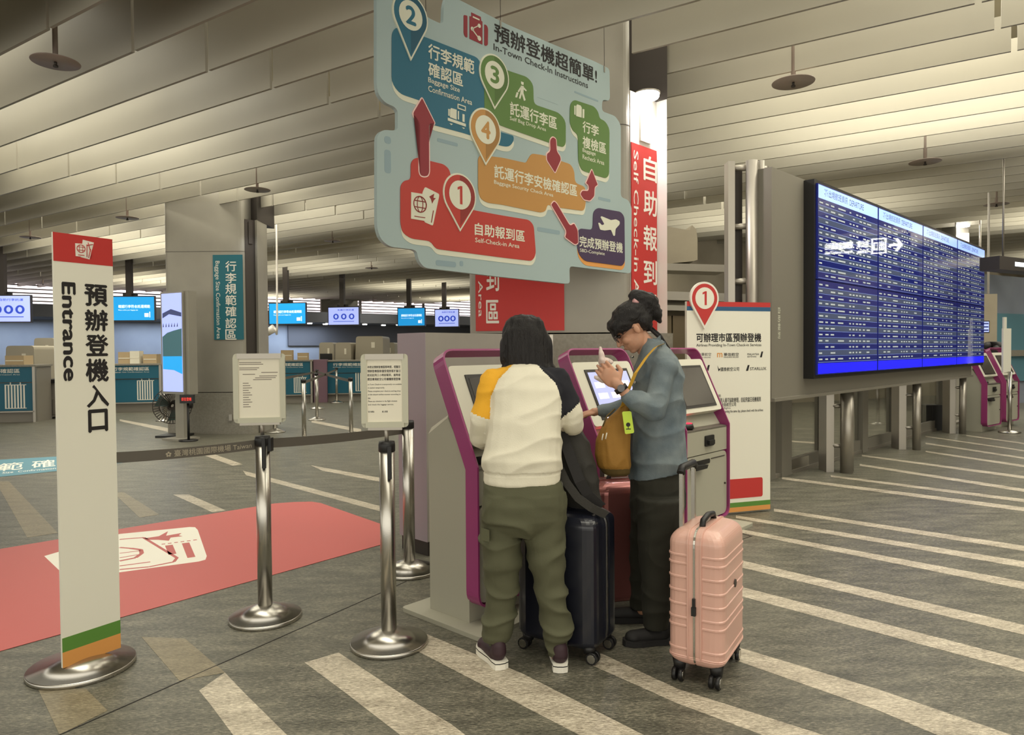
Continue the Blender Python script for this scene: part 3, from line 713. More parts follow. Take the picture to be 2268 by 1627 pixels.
    mb.hexa([Vector(q) for q in ((0.018, 0.19, 0.80), (KW - .018, 0.19, 0.80), (KW - .018, 0.2, 0.80), (0.018, 0.2, 0.80), (0.018, 0.14, 0.99), (KW - .018, 0.14, 0.99), (KW - .018, 0.21, 0.99), (0.018, 0.21, 0.99))])
    mb.build('shelf', 'kiosk_dark', t)
    mb = MB(); mb.tube([(0.15, 0.10, 0.80), (0.15, 0.10, 0.835)], [0.07, 0.06], 16); mb.build('passport_reader', 'black_plastic', t)
    if lit: mb = MB(); mb.tube([(0.15, 0.10, 0.8355), (0.15, 0.10, 0.838)], [0.055, 0.055], 16); mb.build('scanner_glass', 'scanner_red', t)
    # screen unit
    KL = lambda s_, l, d: kp(s_, l, -d)
    lb, lt = BEND + 0.125, BEND + 0.555
    mb = MB(); mb.prism(KL, rounded([(0.018, lb), (KW - 0.018, lb), (KW - 0.018, lt), (0.018, lt)], 0.03, 4), -0.075, -0.004); un = mb.build('screen_housing', 'kiosk_white', t)
    sc = (0.115, KW - 0.085, lb + 0.035, lt - 0.055)
    mb = MB(); mb.prism(KL, [(sc[0], sc[2]), (sc[1], sc[2]), (sc[1], sc[3]), (sc[0], sc[3])], -0.004, 0.002); mb.build('bezel', 'bezel', un)
    mb = MB(); i_ = 0.02; mb.prism(KL, [(sc[0] + i_, sc[2] + i_), (sc[1] - i_, sc[2] + i_), (sc[1] - i_, sc[3] - i_), (sc[0] + i_, sc[3] - i_)], 0.002, 0.0035); so = mb.build('touch_screen', screen, un)
    if screen == 'screen_ui':
        mb = MB()
        for r_ in range(4):
            for c_ in range(3):
                x = sc[0] + 0.05 + c_ * 0.14; y = sc[3] - 0.09 - r_ * 0.075
                mb.prism(KL, [(x, y - 0.04), (x + 0.1, y - 0.04), (x + 0.1, y), (x, y)], 0.0035, 0.0042)
        mb.build('menu_tile', 'ui_card', un)
    return t
k1 = kiosk('screen_off', False); k1['label'] = 'first kiosk from the stanchions, in front of the person in a white and yellow sweatshirt'
k2 = kiosk('screen_ui'); k2.location = KQ + KA * 1.035; k2['label'] = 'middle check-in kiosk with a lit lavender screen, beside the woman in denim'
k3 = kiosk('screen_off'); k3.location = KQ + KA * 2.068; k3['label'] = ('third check-in kiosk with a dark screen, next to the airline list board')
FK = Face(KQ.x, KQ.y, 43.07)
def kface(root_s, s_, l, d): p = kp(s_, l, -d); q = KQ + KA * (root_s + p.x) + KB * p.y; return Vector((q.x, q.y, p.z))
t = thing('paper_notice', 'small white paper notice taped on the screen of the third kiosk', 'notice', kface(2.068, 0.14, 1.15, 0.01))
mb = MB(); P = lambda x, y, d: kface(2.068, x, y, d)
mb.prism(P, [(0.105, 1.05), (0.225, 1.05), (0.225, 1.22), (0.105, 1.22)], 0.004, 0.0052); mb.build('sheet', 'paper', t)
mb = MB(); mb.prism(P, [(0.13, 1.17), (0.20, 1.18), (0.20, 1.185), (0.13, 1.175)], 0.0052, 0.0056); mb.prism(P, [(0.13, 1.10), (0.16, 1.12), (0.157, 1.125), (0.127, 1.105)], 0.0052, 0.0056); mb.build('print', 'black_ink', t)
mb = MB(); mb.prism(lambda x, y, d: KQ + KA * x + KB * y + Vector((0, 0, d)), rounded([(-0.08, -0.10), (2.95, -0.10), (2.95, 0.52), (-0.08, 0.52)], 0.03), 0.0, 0.022)
tag(mb.build('kiosk_plinth', 'kiosk_grey', None, KQ), 'long low grey plinth under the row of three kiosks', 'plinth')
for r_ in [k1, k2, k3]: r_.location.z = 0.0222
# distant pair of kiosks
c1 = G(2186, 957); c2 = G(2228, 946)
ka = dup(k1, Vector((c1.x, c1.y, 0.0)), rz=math.radians(90 - 52), label='distant magenta kiosk just past the right end of the departure board', group='distant kiosk pair')
kb = dup(k1, Vector((c2.x, c2.y, 0.0)), rz=math.radians(90 - 52), label='distant magenta kiosk at the far right edge, behind the white stand sign', group='distant kiosk pair')
# ================================================================== departure board on its steel frame
FD = Face(2.33, 6.32, 45.2)
FD.o = Vector((D(1709, 800, 6.34).x, 6.34, 0))
sL = 0.0; sR, _ = FD.px(2152, 700)
_, zb = FD.px(1709, 882); _, zt = FD.px(1709, 369)
t = thing('departure_board', 'huge wall of eight blue departure screens on a grey frame', 'departure board', FD.P(sR / 2, 0, -0.3))
BT = t
mb = MB(); mb.fbox(FD, sL, sR, zb, zt, -0.22, 0.0); mb.build('backing_panel', 'board_frame', t)
mb = MB(); mb.fbox(FD, sL - 0.002, sR, zb - 0.03, zb, -0.24, 0.03); mb.build('bottom_rail', 'board_frame', t)
s0, z0 = FD.px(1779, 829); s0b, z1 = FD.px(1786, 410); s1, _ = FD.px(2161, 700)
s0 = (s0 + s0b) / 2
_, z0r = FD.px(2150, 806); _, z1r = FD.px(2160, 553); z0 = (z0 + z0r) / 2; z1 = (z1 + z1r) / 2
d0 = 0.10
wS = (s1 - s0) / 4; hS = (z1 - z0) / 2
mb = MB(); mb.fbox(FD, s0 - 0.03, s1 + 0.03, z0 - 0.03, z1 + 0.03, 0.0, d0); mb.build('screen_rack', 'black_plastic', t)
rnd = random.Random(3)
for r_ in range(2):
    for c_ in range(4):
        a0, a1 = s0 + wS * c_ + 0.012, s0 + wS * (c_ + 1) - 0.012
        b0, b1 = (z0 + hS + 0.006, z1 - 0.006) if r_ == 0 else (z0 + 0.006, z0 + hS - 0.006)
        mb = MB(); mb.fbox(FD, a0, a1, b0, b1, d0, d0 + 0.02)
        so = mb.build('screen', 'lcd_dark', t)
        hd = 0.115 * (b1 - b0) * 1.3
        top = b1; bot = b0
        if r_ == 0:
            mb = MB(); mb.fbox(FD, a0 + .01, a1 - .01, b1 - hd, b1 - .01, d0 + .02, d0 + .0215); mb.build('header_bar', 'lcd_head', so)
            mb = MB(); mb.text(FD.P, '✈出境航班資訊', a0 + .15, a0 + .15 + wS * .36, b1 - hd * .8, b1 - hd * .22, d=d0 + .0216); mb.build('header_text', 'lcd_ink', so); mb = MB()
            mb.text(FD.P, 'DEPARTURE', a0 + .15 + wS * .39, a0 + wS * .72, b1 - hd * .75, b1 - hd * .3, d=d0 + .0216); mb.build('header_text', 'lcd_ink', so)
            top = b1 - hd
        else:
            ft = 0.12 * (b1 - b0); bot = b0 + ft
            mb = MB(); mb.fbox(FD, a0 + .01, a1 - .01, b0 + .01, b0 + ft, d0 + .02, d0 + .0215); mb.build('footer_bar', 'lcd_foot', so)
        rows = 13; rh = (top - bot - 0.02) / rows
        l1 = MB(); l2 = MB(); l3 = MB()
        for k in range(rows):
            y = top - 0.01 - rh * (k + 1)
            l1.fbox(FD, a0 + .012, a1 - .012, y, y + 0.004, d0 + .02, d0 + .0212)
            if k % 2: l3.fbox(FD, a0 + .012, a1 - .012, y + .008, y + rh - .002, d0 + .02, d0 + .0208)
            x = a0 + 0.03
            for j, wj in enumerate((0.08, 0.07, 0.10, 0.16, 0.05, 0.05, 0.05, 0.06, 0.06, 0.1)):
                wj *= wS / 1.05
                if rnd.random() < 0.85:
                    ww = wj * rnd.uniform(.5, .8)
                    l2.fbox(FD, x, x + ww, y + rh * .38, y + rh * .62, d0 + .0215, d0 + .0222)
                x += wj * 1.18
        l1.build('row_line', 'lcd_line', so)['kind'] = 'stuff'; l3.build('row_band', 'lcd_row', so)['kind'] = 'stuff'; l2.build('row_text', 'lcd_text', so)['kind'] = 'stuff'
mb = MB(); s_, z_ = FD.px(1725, 715); mb.text(FD.P, '自助報到', s_ - .02, s_ + .03, z_ - .14, z_ + .14, d=0.001, rot=-90); mb.build('side_lettering', 'cream', t)
# supporting steel posts, each pair a post assembly
def ground_s(u, v):
    g = G(u, v); return (g - FD.o).dot(FD.S)
for (u0, u1, w0, w1, v) in ((1835, 1852, 1862, 1903, 1050), (1996, 2012, 2022, 2048, 998), (2108, 2122, 2126, 2146, 962)):
    Yp = G((w0 + w1) / 2, v).y + 0.1
    xx = lambda u: D(u, 900, Yp).x
    mb = MB(); mb.box(xx(u0), xx(u1), Yp + .05, Yp + .25, 0, zb); mb.build('post', 'steel_dull', t)
    r = (xx(w1) - xx(w0)) / 2; p = Vector(((xx(w0) + xx(w1)) / 2, Yp, 0))
    mb = MB(); mb.tube([p + Vector((-r * .35, 0, 0)), p + Vector((-r * .35, 0, zb))], r * .65, 14); mb.build('post', 'steel_dull', t)
    mb = MB(); mb.tube([p + Vector((r * .45, .12, 0)), p + Vector((r * .45, .12, zb))], r * .5, 14); mb.build('post', 'steel_dull', t)
    mb = MB(); mb.box(xx(u1), xx(w0), Yp + .22, Yp + .25, 0, zb); mb.build('infill_panel', 'dark_steel', t)
    for z in (0.3, 0.75):
        mb = MB(); mb.tube([(xx(u1) - .03, Yp + .08, z), (xx(w0) + .03, Yp + .03, z)], 0.022, 8); mb.build('rung', 'steel_dull', t)
# mast at the near end
YM = 6.45
def mx(u): return D(u, 600, YM).x
for u0, u1, rr in ((1613, 1628, 0), (1652, 1678, 1), (1680, 1693, 1)):
    a, b_ = mx(u0), mx(u1); mb = MB(); top = D(1650, 356, YM).z
    if rr: mb.tube([((a + b_) / 2, YM, 0), ((a + b_) / 2, YM, top)], (b_ - a) / 2, 16)
    else: mb.box(a, b_, YM, YM + 0.12, 0, top)
    mb.build('mast_tube', 'steel_dull', t)
mb = MB(); mb.box(mx(1628), mx(1652), YM + 0.1, YM + 0.13, 0, D(1640, 360, YM).z); mb.build('mast_gap_fill', 'dark_steel', t)  # dark sheet standing in for the shaded open gap between the tubes
mb = MB(); mb.box(mx(1693), mx(1712), YM + 0.1, YM + 0.2, 0, D(1690, 362, YM).z); mb.build('mast_gap_fill', 'board_frame', t)
for v in (370, 500, 622):
    z = D(1640, v, YM).z; mb = MB(); mb.tube([(mx(1624), YM + .05, z), (mx(1656), YM + .02, z)], 0.028, 8); mb.build('rung', 'steel_dull', t); mb = MB(); mb.tube([(mx(1690), YM + .05, z), (mx(1702), YM + .05, z)], 0.022, 8); mb.build('rung', 'steel_dull', t)

# glazed wall under the board
FGz = Face(*G(1725, 1056)[:2], 45.2)
mb = MB(); mb.fbox(FGz, -0.4, 8.2, 0, 0.04, -0.08, 0.02)
gw = struct(mb.build('wall_glazed', 'steel_dull'))
def gs(u, v=900): return FGz.px(u, v)[0]
mb = MB(); mb.fbox(FGz, -0.4, 8.2, 1.02, 1.16, -0.08, 0.02); mb.build('transom', 'board_frame', gw)
for u0, u1 in ((1700, 1712), (1726, 1748), (1818, 1834), (1906, 1918), (1975, 1992), (2084, 2096)):
    mb = MB(); mb.fbox(FGz, gs(u0), gs(u1), 0, 1.05, -0.08, 0.03); mb.build('mullion', 'board_frame', gw)
for u0, u1 in ((1748, 1818), (1834, 1906), (1918, 1975), (1992, 2084)):
    mb = MB(); mb.fbox(FGz, gs(u0), gs(u1), 0.0, 0.17, -0.06, 0.0); mb.build('bottom_rail', 'board_frame', gw)
    mb = MB(); mb.fbox(FGz, gs(u0), gs(u1), 0.17, 1.02, -0.04, -0.03); mb.build('glass_pane', 'clear_glass', gw)
mb = MB(); s0_, s1_ = gs(1752), gs(1790); mb.fbox(FGz, s0_, s1_, 0.03, 0.155, 0.0, 0.01); mb.build('kick_plate', 'steel', gw)
yb_ = G(2062, 958).y + .3; xa_, xb_ = D(2049, 950, yb_).x, D(2088, 950, yb_).x; mb = MB(); mb.box(xa_, xb_, yb_, yb_ + .3, 0, D(2062, 897, yb_).z)
tag(mb.build('litter_bin', 'black_plastic', None, (xa_, yb_, 0)), 'square black bin between the posts under the departure board', 'bin')

# ================================================================== airline list board
FAi = Face(*D(1522, 1000, 5.8)[:2], 72)
sR2, zr = FAi.px(1703, 1125)
sR2 = (FAi.px(1709, 680)[0] + sR2) / 2
_, ztp = FAi.px(1524, 667)
t = thing('information_board', 'white free-standing board listing airlines, with a red number 1 pin on top', 'board', FAi.P(0.4, 0))
mb = MB(); mb.fbox(FAi, 0, sR2, 0.02, ztp, -0.03, 0.0); mb.build('panel', 'off_white', t)
for z_a, z_b, m_ in ((ztp - .04, ztp, 'red_vinyl'), (ztp - .075, ztp - .04, 'blue_ink'), (.06, .10, 'green_ink'), (.02, .06, 'orange_ink')):
    mb = MB(); mb.fbox(FAi, 0, sR2, z_a, z_b, 0, .001); mb.build('stripe', m_, t)
a, za = FAi.px(1612, 1105); b_, zc = FAi.px(1689, 1056)
mb = MB(); mb.prism(FAi.P, rounded([(a, za), (b_, za), (b_, zc), (a, zc)], 0.02), 0, 0.0015); mb.build('red_label', 'red_vinyl', t)
pa, _ = FAi.px(1526, 680); pb, _ = FAi.px(1589, 680); _, pt_ = FAi.px(1557, 624); _, pp = FAi.px(1557, 729)
poly, c_, zc_, r_ = pin_poly(pa, pb, pp, pt_)
mb = MB(); mb.prism(FAi.P, poly, 0.0, 0.02); po = mb.build('pin', 'white_ink', t)
def shrink(poly, c, zc, k): return [(c + (x - c) * k, zc + (z - zc) * k) for x, z in poly]
mb = MB(); mb.prism(FAi.P, shrink(poly, c_, zc_, 0.88), 0.02, 0.022); mb.build('pin_colour', 'red_vinyl', po)
mb = MB(); mb.prism(FAi.P, circle(c_, zc_, r_ * 0.66), 0.022, 0.023); mb.build('pin_disc', 'off_white', po)
mb = MB(); mb.prism(FAi.P, one_poly(c_, zc_, r_), .023, .024); mb.build('digit', 'red_vinyl', po)
def ft(F_, mb, body, tl, br, d=0.001, bold=0.0, mi=0):
    s0, z1 = F_.px(*tl); s1, z0 = F_.px(*br)
    mb.text(F_.P, body, s0, s1, z0, z1, d=d, bold=bold, mi=mi)
for body_, tl_, br_, bd_ in (('可辦理市區預辦登機', (1542, 737), (1686, 757), .05), ('Airlines Providing In-Town Check-in Services', (1542, 761), (1686, 768), .02),
        ('中華航空', (1546, 781), (1575, 788), 0), ('CHINA AIRLINES', (1546, 790), (1574, 792.5), 0), ('華信航空', (1603, 781), (1636, 788), .02), ('MANDARIN AIRLINES', (1603, 789), (1636, 792), 0),
        ('MALAYSIA', (1655, 782), (1681, 786), .02), ('airlines', (1655, 787), (1675, 791), 0), ('國泰航空公司', (1596, 813), (1637, 821), .02), ('STARLUX', (1661, 813), (1697, 819), .02), ('說明:', (1586, 873), (1597, 880), 0),
        ('報到人員可協助辦理，自起飛當日班機報到', (1590, 881), (1685, 889), .02), ('請洽各航空公司', (1592, 892), (1630, 899), .02), ('For flights', (1592, 902), (1618, 906), 0), ('departing the same day, please check with the airlines', (1600, 908), (1690, 912), .01)):
    mb = MB(); ft(FAi, mb, body_, tl_, br_, bold=bd_); mb.build('lettering', 'black_ink', t)
mb = MB()
s0_, z0_ = FAi.px(1589, 822); s1_, z1_ = FAi.px(1595, 809)
mb.prism(FAi.P, [(s0_, z1_), ((s0_ + s1_) / 2, z0_ + .02), (s1_, (z0_ + z1_) / 2), (s1_, (z0_ + z1_) / 2 - .01), (s0_ + .01, z0_)], 0.0005, 0.0015); mb.build('airline_emblem', 'black_ink', t)
for u in (1564, 1683, 1652):
    s0_, z0_ = FAi.px(u, 821); s1_, z1_ = FAi.px(u + 8, 808)
    if u == 1683: s0_, z0_ = FAi.px(u, 791); s1_, z1_ = FAi.px(u + 7, 778)
    mb = MB(); mb.prism(FAi.P, [(s0_, z0_), (s0_ + (s1_ - s0_) * .6, z0_), (s1_, z1_), (s0_ + (s1_ - s0_) * .5, z1_)], 0.0005, 0.0015); mb.build('airline_emblem', 'black_ink', t)
mb = MB(); ft(FAi, mb, 'm', (1588, 781), (1600, 791), bold=0.03); mb.build('lettering', 'orange_ink', t)

# lit exit sign behind the viewer; the glossy screens mirror it
def mirror(u, v, dist):
    s_, z_ = FD.px(u, v); B_ = FD.P(s_, z_, 0.12); d_ = B_ - Vector((0, 0, H)); L_ = d_.length; d_.normalize()
    r_ = d_ - FD.N * 2 * d_.dot(FD.N); return B_ + r_ * dist
c0 = mirror(1880, 568, 9.0); mA = mirror(1792, 600, 9.0)
dirv = mirror(1880, 568, 9.0) - mirror(1880, 568, 8.0); dirv.z = 0; dirv.normalize()
Fx = Face(c0.x, c0.y, 0); Fx.N = -dirv; Fx.S = Vector((-Fx.N.y, Fx.N.x, 0))
def mir_px(u, v):
    s_, z_ = FD.px(u, v); B_ = FD.P(s_, z_, 0.12); d_ = (B_ - Vector((0, 0, H))).normalized(); r_ = d_ - FD.N * 2 * d_.dot(FD.N)
    t_ = (Fx.o - Vector((B_.x, B_.y, 0))).dot(Fx.N) / r_.dot(Fx.N); X = B_ + r_ * t_; return ((X - Fx.o).dot(Fx.S), X.z)
qa = mir_px(1796, 600); qb = mir_px(1975, 560); zt1 = mir_px(1960, 527)[1]; zb1 = mir_px(1960, 562)[1]
x0_, x1_ = sorted((qa[0], qb[0])); hh = abs(zt1 - zb1); zm = (zt1 + zb1) / 2
t = thing('light_box_sign', 'lit exit direction sign mirrored as white characters in the departure screens', 'sign', Fx.P((x0_ + x1_) / 2, zm))
mb = MB(); mb.fbox(Fx, x0_ - .15, x1_ + .15, zm - hh * .7, zm + hh * .7, -.2, 0); mb.build('case', 'dark_steel', t)
mat('sign_glow', (1, 1, 0.95), 0.5, emit=9)
mb = MB(); w_ = x1_ - x0_; sg = 1 if qb[0] < qa[0] else -1
X0 = lambda q: (x0_ + w_ * q) if sg > 0 else (x1_ - w_ * q)
def rng_(a, b_): p_, q_ = X0(a), X0(b_); return min(p_, q_), max(p_, q_)
a_, b_ = rng_(.0, .16); mb.prism(Fx.P, [(x, z) for x, z in ((X0(0), zm), (X0(.06), zm + hh * .4), (X0(.09), zm + hh * .4), (X0(.05), zm + hh * .07), (X0(.16), zm + hh * .07), (X0(.16), zm - hh * .07), (X0(.05), zm - hh * .07), (X0(.09), zm - hh * .4), (X0(.06), zm - hh * .4))], 0, .01)
a_, b_ = rng_(.20, .38)
for q in ((a_, b_, zm + hh * .42, zm + hh * .48), (a_, b_, zm - hh * .48, zm - hh * .42), (a_, a_ + .02, zm - hh * .48, zm + hh * .48), (b_ - .02, b_, zm - hh * .48, zm + hh * .48)): mb.fbox(Fx, *q, 0, .01)
mb.text(Fx.P, '出口', a_ + .04, b_ - .04, zm - hh * .3, zm + hh * .3, d=.01, bold=.04)
a_, b_ = rng_(.42, .56); mb.text(Fx.P, '往公車', a_, b_, zm - hh * .05, zm + hh * .4, d=.01, bold=.04); mb.text(Fx.P, 'To Buses', a_, b_, zm - hh * .4, zm - hh * .15, d=.01, bold=.03)
a_, b_ = rng_(.62, .98); mb.text(Fx.P, '國際航廈捷運月台', a_, b_, zm - hh * .05, zm + hh * .4, d=.01, bold=.04); mb.text(Fx.P, 'Airport Terminal Trains', a_, b_, zm - hh * .4, zm - hh * .15, d=.01, bold=.03)
mb.build('lit_lettering', 'sign_glow', t)
for q in (.1, .9): mb = MB(); mb.tube([Fx.P(x0_ + w_ * q, zm + hh * .7, -.1), Fx.P(x0_ + w_ * q, 4.3, -.1)], .015, 6); mb.build('rod', 'steel_dull', t)
print('EXIT', Fx.o, x0_, x1_, zm, hh)
# ================================================================== big hanging instruction sign
# its left edge hangs above the space before the kiosks
FS = Face(*D(835, 300, 4.25)[:2], 45.0)
t = thing('hanging_sign', 'big light blue hanging sign with coloured route map and numbered pins, 預辦登機超簡單!', 'sign', FS.P(1.3, 2.0))
outer = [(834, -22), (848, -22), (905, -6), (947, 39), (982, 55), (983, 12), (990, -12), (1022, 2), (1119, 52), (1220, 96), (1313, 134), (1350, 152), (1351, 217), (1348, 223), (1334, 220), (1333, 246), (1363, 257), (1375, 276),
         (1375, 436), (1392, 443), (1399, 458), (1398, 603), (1392, 605), (1261, 589), (1262, 627), (1253, 628), (1110, 613), (940, 593), (927, 576), (923, 556), (914, 552), (862, 546), (842, 528), (835, 503),
         (835, 300), (848, 287), (870, 289), (881, 287), (881, 245), (873, 236), (853, 228), (837, 208), (834, 184)]
op = rounded(FS.poly(outer), 0.035, 3)
mb = MB(); mb.prism(FS.P, op, -0.03, 0.0); mb.build('sign_board', 'board_blue', t)
SG = {
 'board_teal': [(867, 74), (876, 60), (948, 85), (1060, 129), (1074, 180), (1074, 285), (1110, 293), (1137, 301), (1137, 312), (1128, 325), (1112, 324), (1030, 296), (956, 276), (947, 262), (947, 229), (921, 220), (885, 208), (867, 184)],
 'board_green': [(1071, 134), (1125, 157), (1167, 171), (1180, 187), (1181, 231), (1237, 250), (1252, 268), (1252, 318), (1247, 326), (1235, 323), (1110, 279), (1072, 262)],
 'board_green2': [(1262, 231), (1270, 221), (1315, 236), (1324, 248), (1327, 263), (1339, 268), (1349, 285), (1348, 387), (1342, 395), (1318, 388), (1287, 377), (1280, 358), (1279, 298), (1267, 289), (1261, 272)],
 'board_tan': [(1058, 352), (1062, 344), (1110, 349), (1164, 361), (1169, 352), (1176, 340), (1204, 344), (1263, 364), (1271, 379), (1272, 405), (1296, 414), (1296, 453), (1292, 467), (1239, 460), (1211, 453), (1208, 467), (1198, 471), (1110, 453), (1078, 449), (1063, 440), (1058, 420)],
 'board_red': [(909, 398), (909, 362), (914, 353), (923, 349), (953, 357), (982, 364), (993, 374), (997, 386), (1005, 452), (1050, 466), (1110, 477), (1171, 487), (1181, 499), (1186, 563), (1178, 578), (1110, 570), (964, 551), (953, 534), (908, 528), (890, 514), (886, 494), (886, 411), (894, 400)],
 'board_purple': [(1313, 469), (1322, 460), (1374, 469), (1382, 480), (1383, 580), (1377, 589), (1294, 578), (1281, 563), (1277, 545), (1280, 510), (1285, 506), (1312, 509)],
}
for k, pts in SG.items():
    q = FS.poly(pts); r = rounded(q, 0.04, 3)
    sh = rounded([(x + 0.004, z - 0.034) for x, z in q], 0.05, 3)
    mb = MB(); mb.prism(FS.P, sh, 0.0, 0.002); mb.build('route_shadow', 'orange_ink' if k == 'board_purple' else 'cream', t)
    mb = MB(); dz = 0.001 if k == 'board_teal' else 0.0025; mb.prism(FS.P, r, 0.002, 0.003 + dz); mb.build('route_area', k.replace('2', ''), t)
# faint blue smudges (printed map background)
for u0, v0, u1, v1 in ((851, 300, 866, 320), (851, 330, 866, 385), (968, 305, 1014, 325), (965, 575, 1010, 592), (1018, 577, 1026, 590), (1190, 215, 1236, 232), (1272, 205, 1325, 222), (1190, 502, 1240, 520), (1325, 435, 1352, 448)):
    s0, z1 = FS.px(u0, v0); s1, z0 = FS.px(u1, v1); mb = MB(); mb.prism(FS.P, rounded([(s0, z0), (s1, z0), (s1, z1), (s0, z1)], 0.02), 0.0, 0.001); mb.build('map_print', 'board_smudge', t)
# arrows
for pts in ([(933, 213), (963, 273), (961, 278), (950, 276), (951, 383), (947, 392), (938, 394), (929, 391), (925, 381), (926, 271), (914, 261), (911, 250)],
            [(1222, 301), (1231, 307), (1232.6, 335), (1240, 345), (1242, 355), (1228, 386), (1208, 355), (1208, 339), (1216, 334), (1215, 309)],
            [(1309, 372), (1324, 411), (1316.5, 415), (1315.6, 436), (1305.5, 447), (1291, 444), (1282, 430), (1287, 420), (1301, 421), (1301, 411), (1294, 407)],
            [(1225, 443), (1232, 449), (1261, 498), (1270, 492), (1279, 509), (1280, 540), (1272, 544), (1248, 526), (1252, 513), (1217, 453)]):
    q = FS.poly(pts); cx_ = sum(p[0] for p in q) / len(q); cz_ = sum(p[1] for p in q) / len(q)
    r = rounded(q, 0.02, 3)
    mb = MB(); mb.prism(FS.P, r, 0.0, 0.0078); mb.build('arrow_edge', 'pink_line', t)
    # inset outline
    n = len(r); ins = []
    ar = sum(r[i - 1][0] * r[i][1] - r[i][0] * r[i - 1][1] for i in range(n)); sg = 1 if ar > 0 else -1
    for i in range(n):
        a_, b_ = Vector(r[i - 1]), Vector(r[(i + 1) % n]); tt = (b_ - a_)
        if tt.length < 1e-6: tt = Vector((1, 0))
        tt.normalize(); nn = Vector((-tt.y, tt.x)) * sg * 0.008; ins.append((r[i][0] + nn.x, r[i][1] + nn.y))
    mb = MB(); mb.prism(FS.P, ins, 0.0078, 0.009); mb.build('arrow', 'arrow_red', t)
# numbered pins
for num, u0, u1, tip, top, ci0, ci1, col, dark, dg in (
        ('2', 870, 948, (910, 136.5), -12, 882, 937, 'board_teal', 'board_tealdark', (900, 29, 920, 75)),
        ('3', 1060.6, 1125.7, (1096, 244), 122, 1072, 1117, 'board_green', 'board_greendark', (1087, 149, 1101, 186)),
        ('4', 1037.6, 1106.7, (1074, 367), 240.6, 1050, 1097, 'board_tan', 'board_tandark', (1063, 270, 1080, 307)),
        ('1', 977.7, 1050.5, (1017, 513), 384, 991.5, 1040, 'board_red', 'board_reddark', (1009, 413, 1020, 452))):
    s0, _ = FS.px(u0, 300); s1, _ = FS.px(u1, 300); _, zt_ = FS.px((u0 + u1) / 2, top); _, zp_ = FS.px(*tip)
    poly, c_, zc_, r_ = pin_poly(s0, s1, zp_, zt_)
    mb = MB(); mb.prism(FS.P, poly, 0.0, 0.012); po = mb.build('pin', 'cream', t)
    mb = MB(); mb.prism(FS.P, shrink(poly, c_, zc_, 0.92), 0.012, 0.0135); mb.build('pin_colour', col, po)
    half = [(c_, zp_ + 0.04)] + [p for p in shrink(poly, c_, zc_, 0.92) if p[0] > c_] + [(c_, zc_ + r_ * .9)]
    ang = sorted(half[1:-1], key=lambda p: math.atan2(p[1] - zc_, p[0] - c_)); mb = MB(); mb.prism(FS.P, [half[0]] + ang + [half[-1]], 0.0135, 0.014); mb.build('pin_shade_half', dark, po)
    mb = MB(); mb.prism(FS.P, circle(c_, zc_, r_ * 0.66), 0.014, 0.015); mb.build('pin_disc', 'cream', po)
    mb = MB(); a_, z1_ = FS.px(dg[0], dg[1]); b_, z0_ = FS.px(dg[2], dg[3]); w_ = r_ * (0.17 if num == '1' else 0.3)
    mb.prism(FS.P, one_poly(c_, zc_, r_), 0.015, 0.0156) if num == '1' else mb.text(FS.P, num, c_ - w_, c_ + w_, zc_ - r_ * 0.42, zc_ + r_ * 0.42, d=0.0152, bold=0.06); mb.build('digit', col, po)
# lettering
def ft4(F_, mb, body, u0, t0, b0, u1, t1, b1, d=0.001, bold=0.0):
    sa, za = F_.px(u0, t0); _, zb_ = F_.px(u0, b0); sb, zc_ = F_.px(u1, t1); _, zd_ = F_.px(u1, b1)
    h = ((za - zb_) + (zc_ - zd_)) / 2; m = (za + zb_ + zc_ + zd_) / 4
    mb.text(F_.P, body, sa, sb, m - h / 2, m + h / 2, d=d, bold=bold)
mb = MB()
ft4(FS, mb, '預辦登機超簡單!', 1094, 55, 98, 1322, 146, 181, bold=0.04); mb.build('lettering', 'black_ink', t); mb = MB()
ft4(FS, mb, 'In-Town Check-In Instructions', 1093, 99, 114, 1302, 180, 193, bold=0.02)
mb.build('lettering', 'black_ink', t)
for body, q, bd in (('行李規範', (947, 98, 132, 1049, 131, 163), .04), ('確認區', (947, 138, 171, 1024, 161, 191), .04), ('Baggage Size', (947, 172, 187, 1017, 193, 207), .02), ('Confirmation Area', (947, 191, 204, 1044, 219, 232), .02),
        ('託運行李區', (1128, 227, 258, 1232, 257, 285), .04), ('Self Bag Drop Area', (1128, 260, 271, 1208, 281, 291), .02), ('行李', (1289, 270, 296, 1325, 276, 301), .04), ('複檢區', (1289, 304, 331, 1341, 313, 339), .04),
        ('Baggage', (1289, 330, 341, 1318, 335, 345), .02), ('Recheck Area', (1289, 342, 353, 1337, 356, 365), .02), ('託運行李安檢確認區', (1093, 365.5, 394, 1277, 408, 436), .04), ('Baggage Security Check Area', (1093, 399.6, 411, 1224, 427, 437), .02),
        ('自助報到區', (1050, 493, 522, 1161, 510, 535), .04), ('Self-Check-in Area', (1051, 526, 537, 1149, 540, 549), .02), ('完成預辦登機', (1282, 521.6, 546.5, 1378, 537, 561), .04), ('SBD-Complete', (1283, 550, 560, 1338, 558, 567), .02)):
    mb = MB(); ft4(FS, mb, body, *q, d=0.006, bold=bd); mb.build('lettering', 'cream', t)
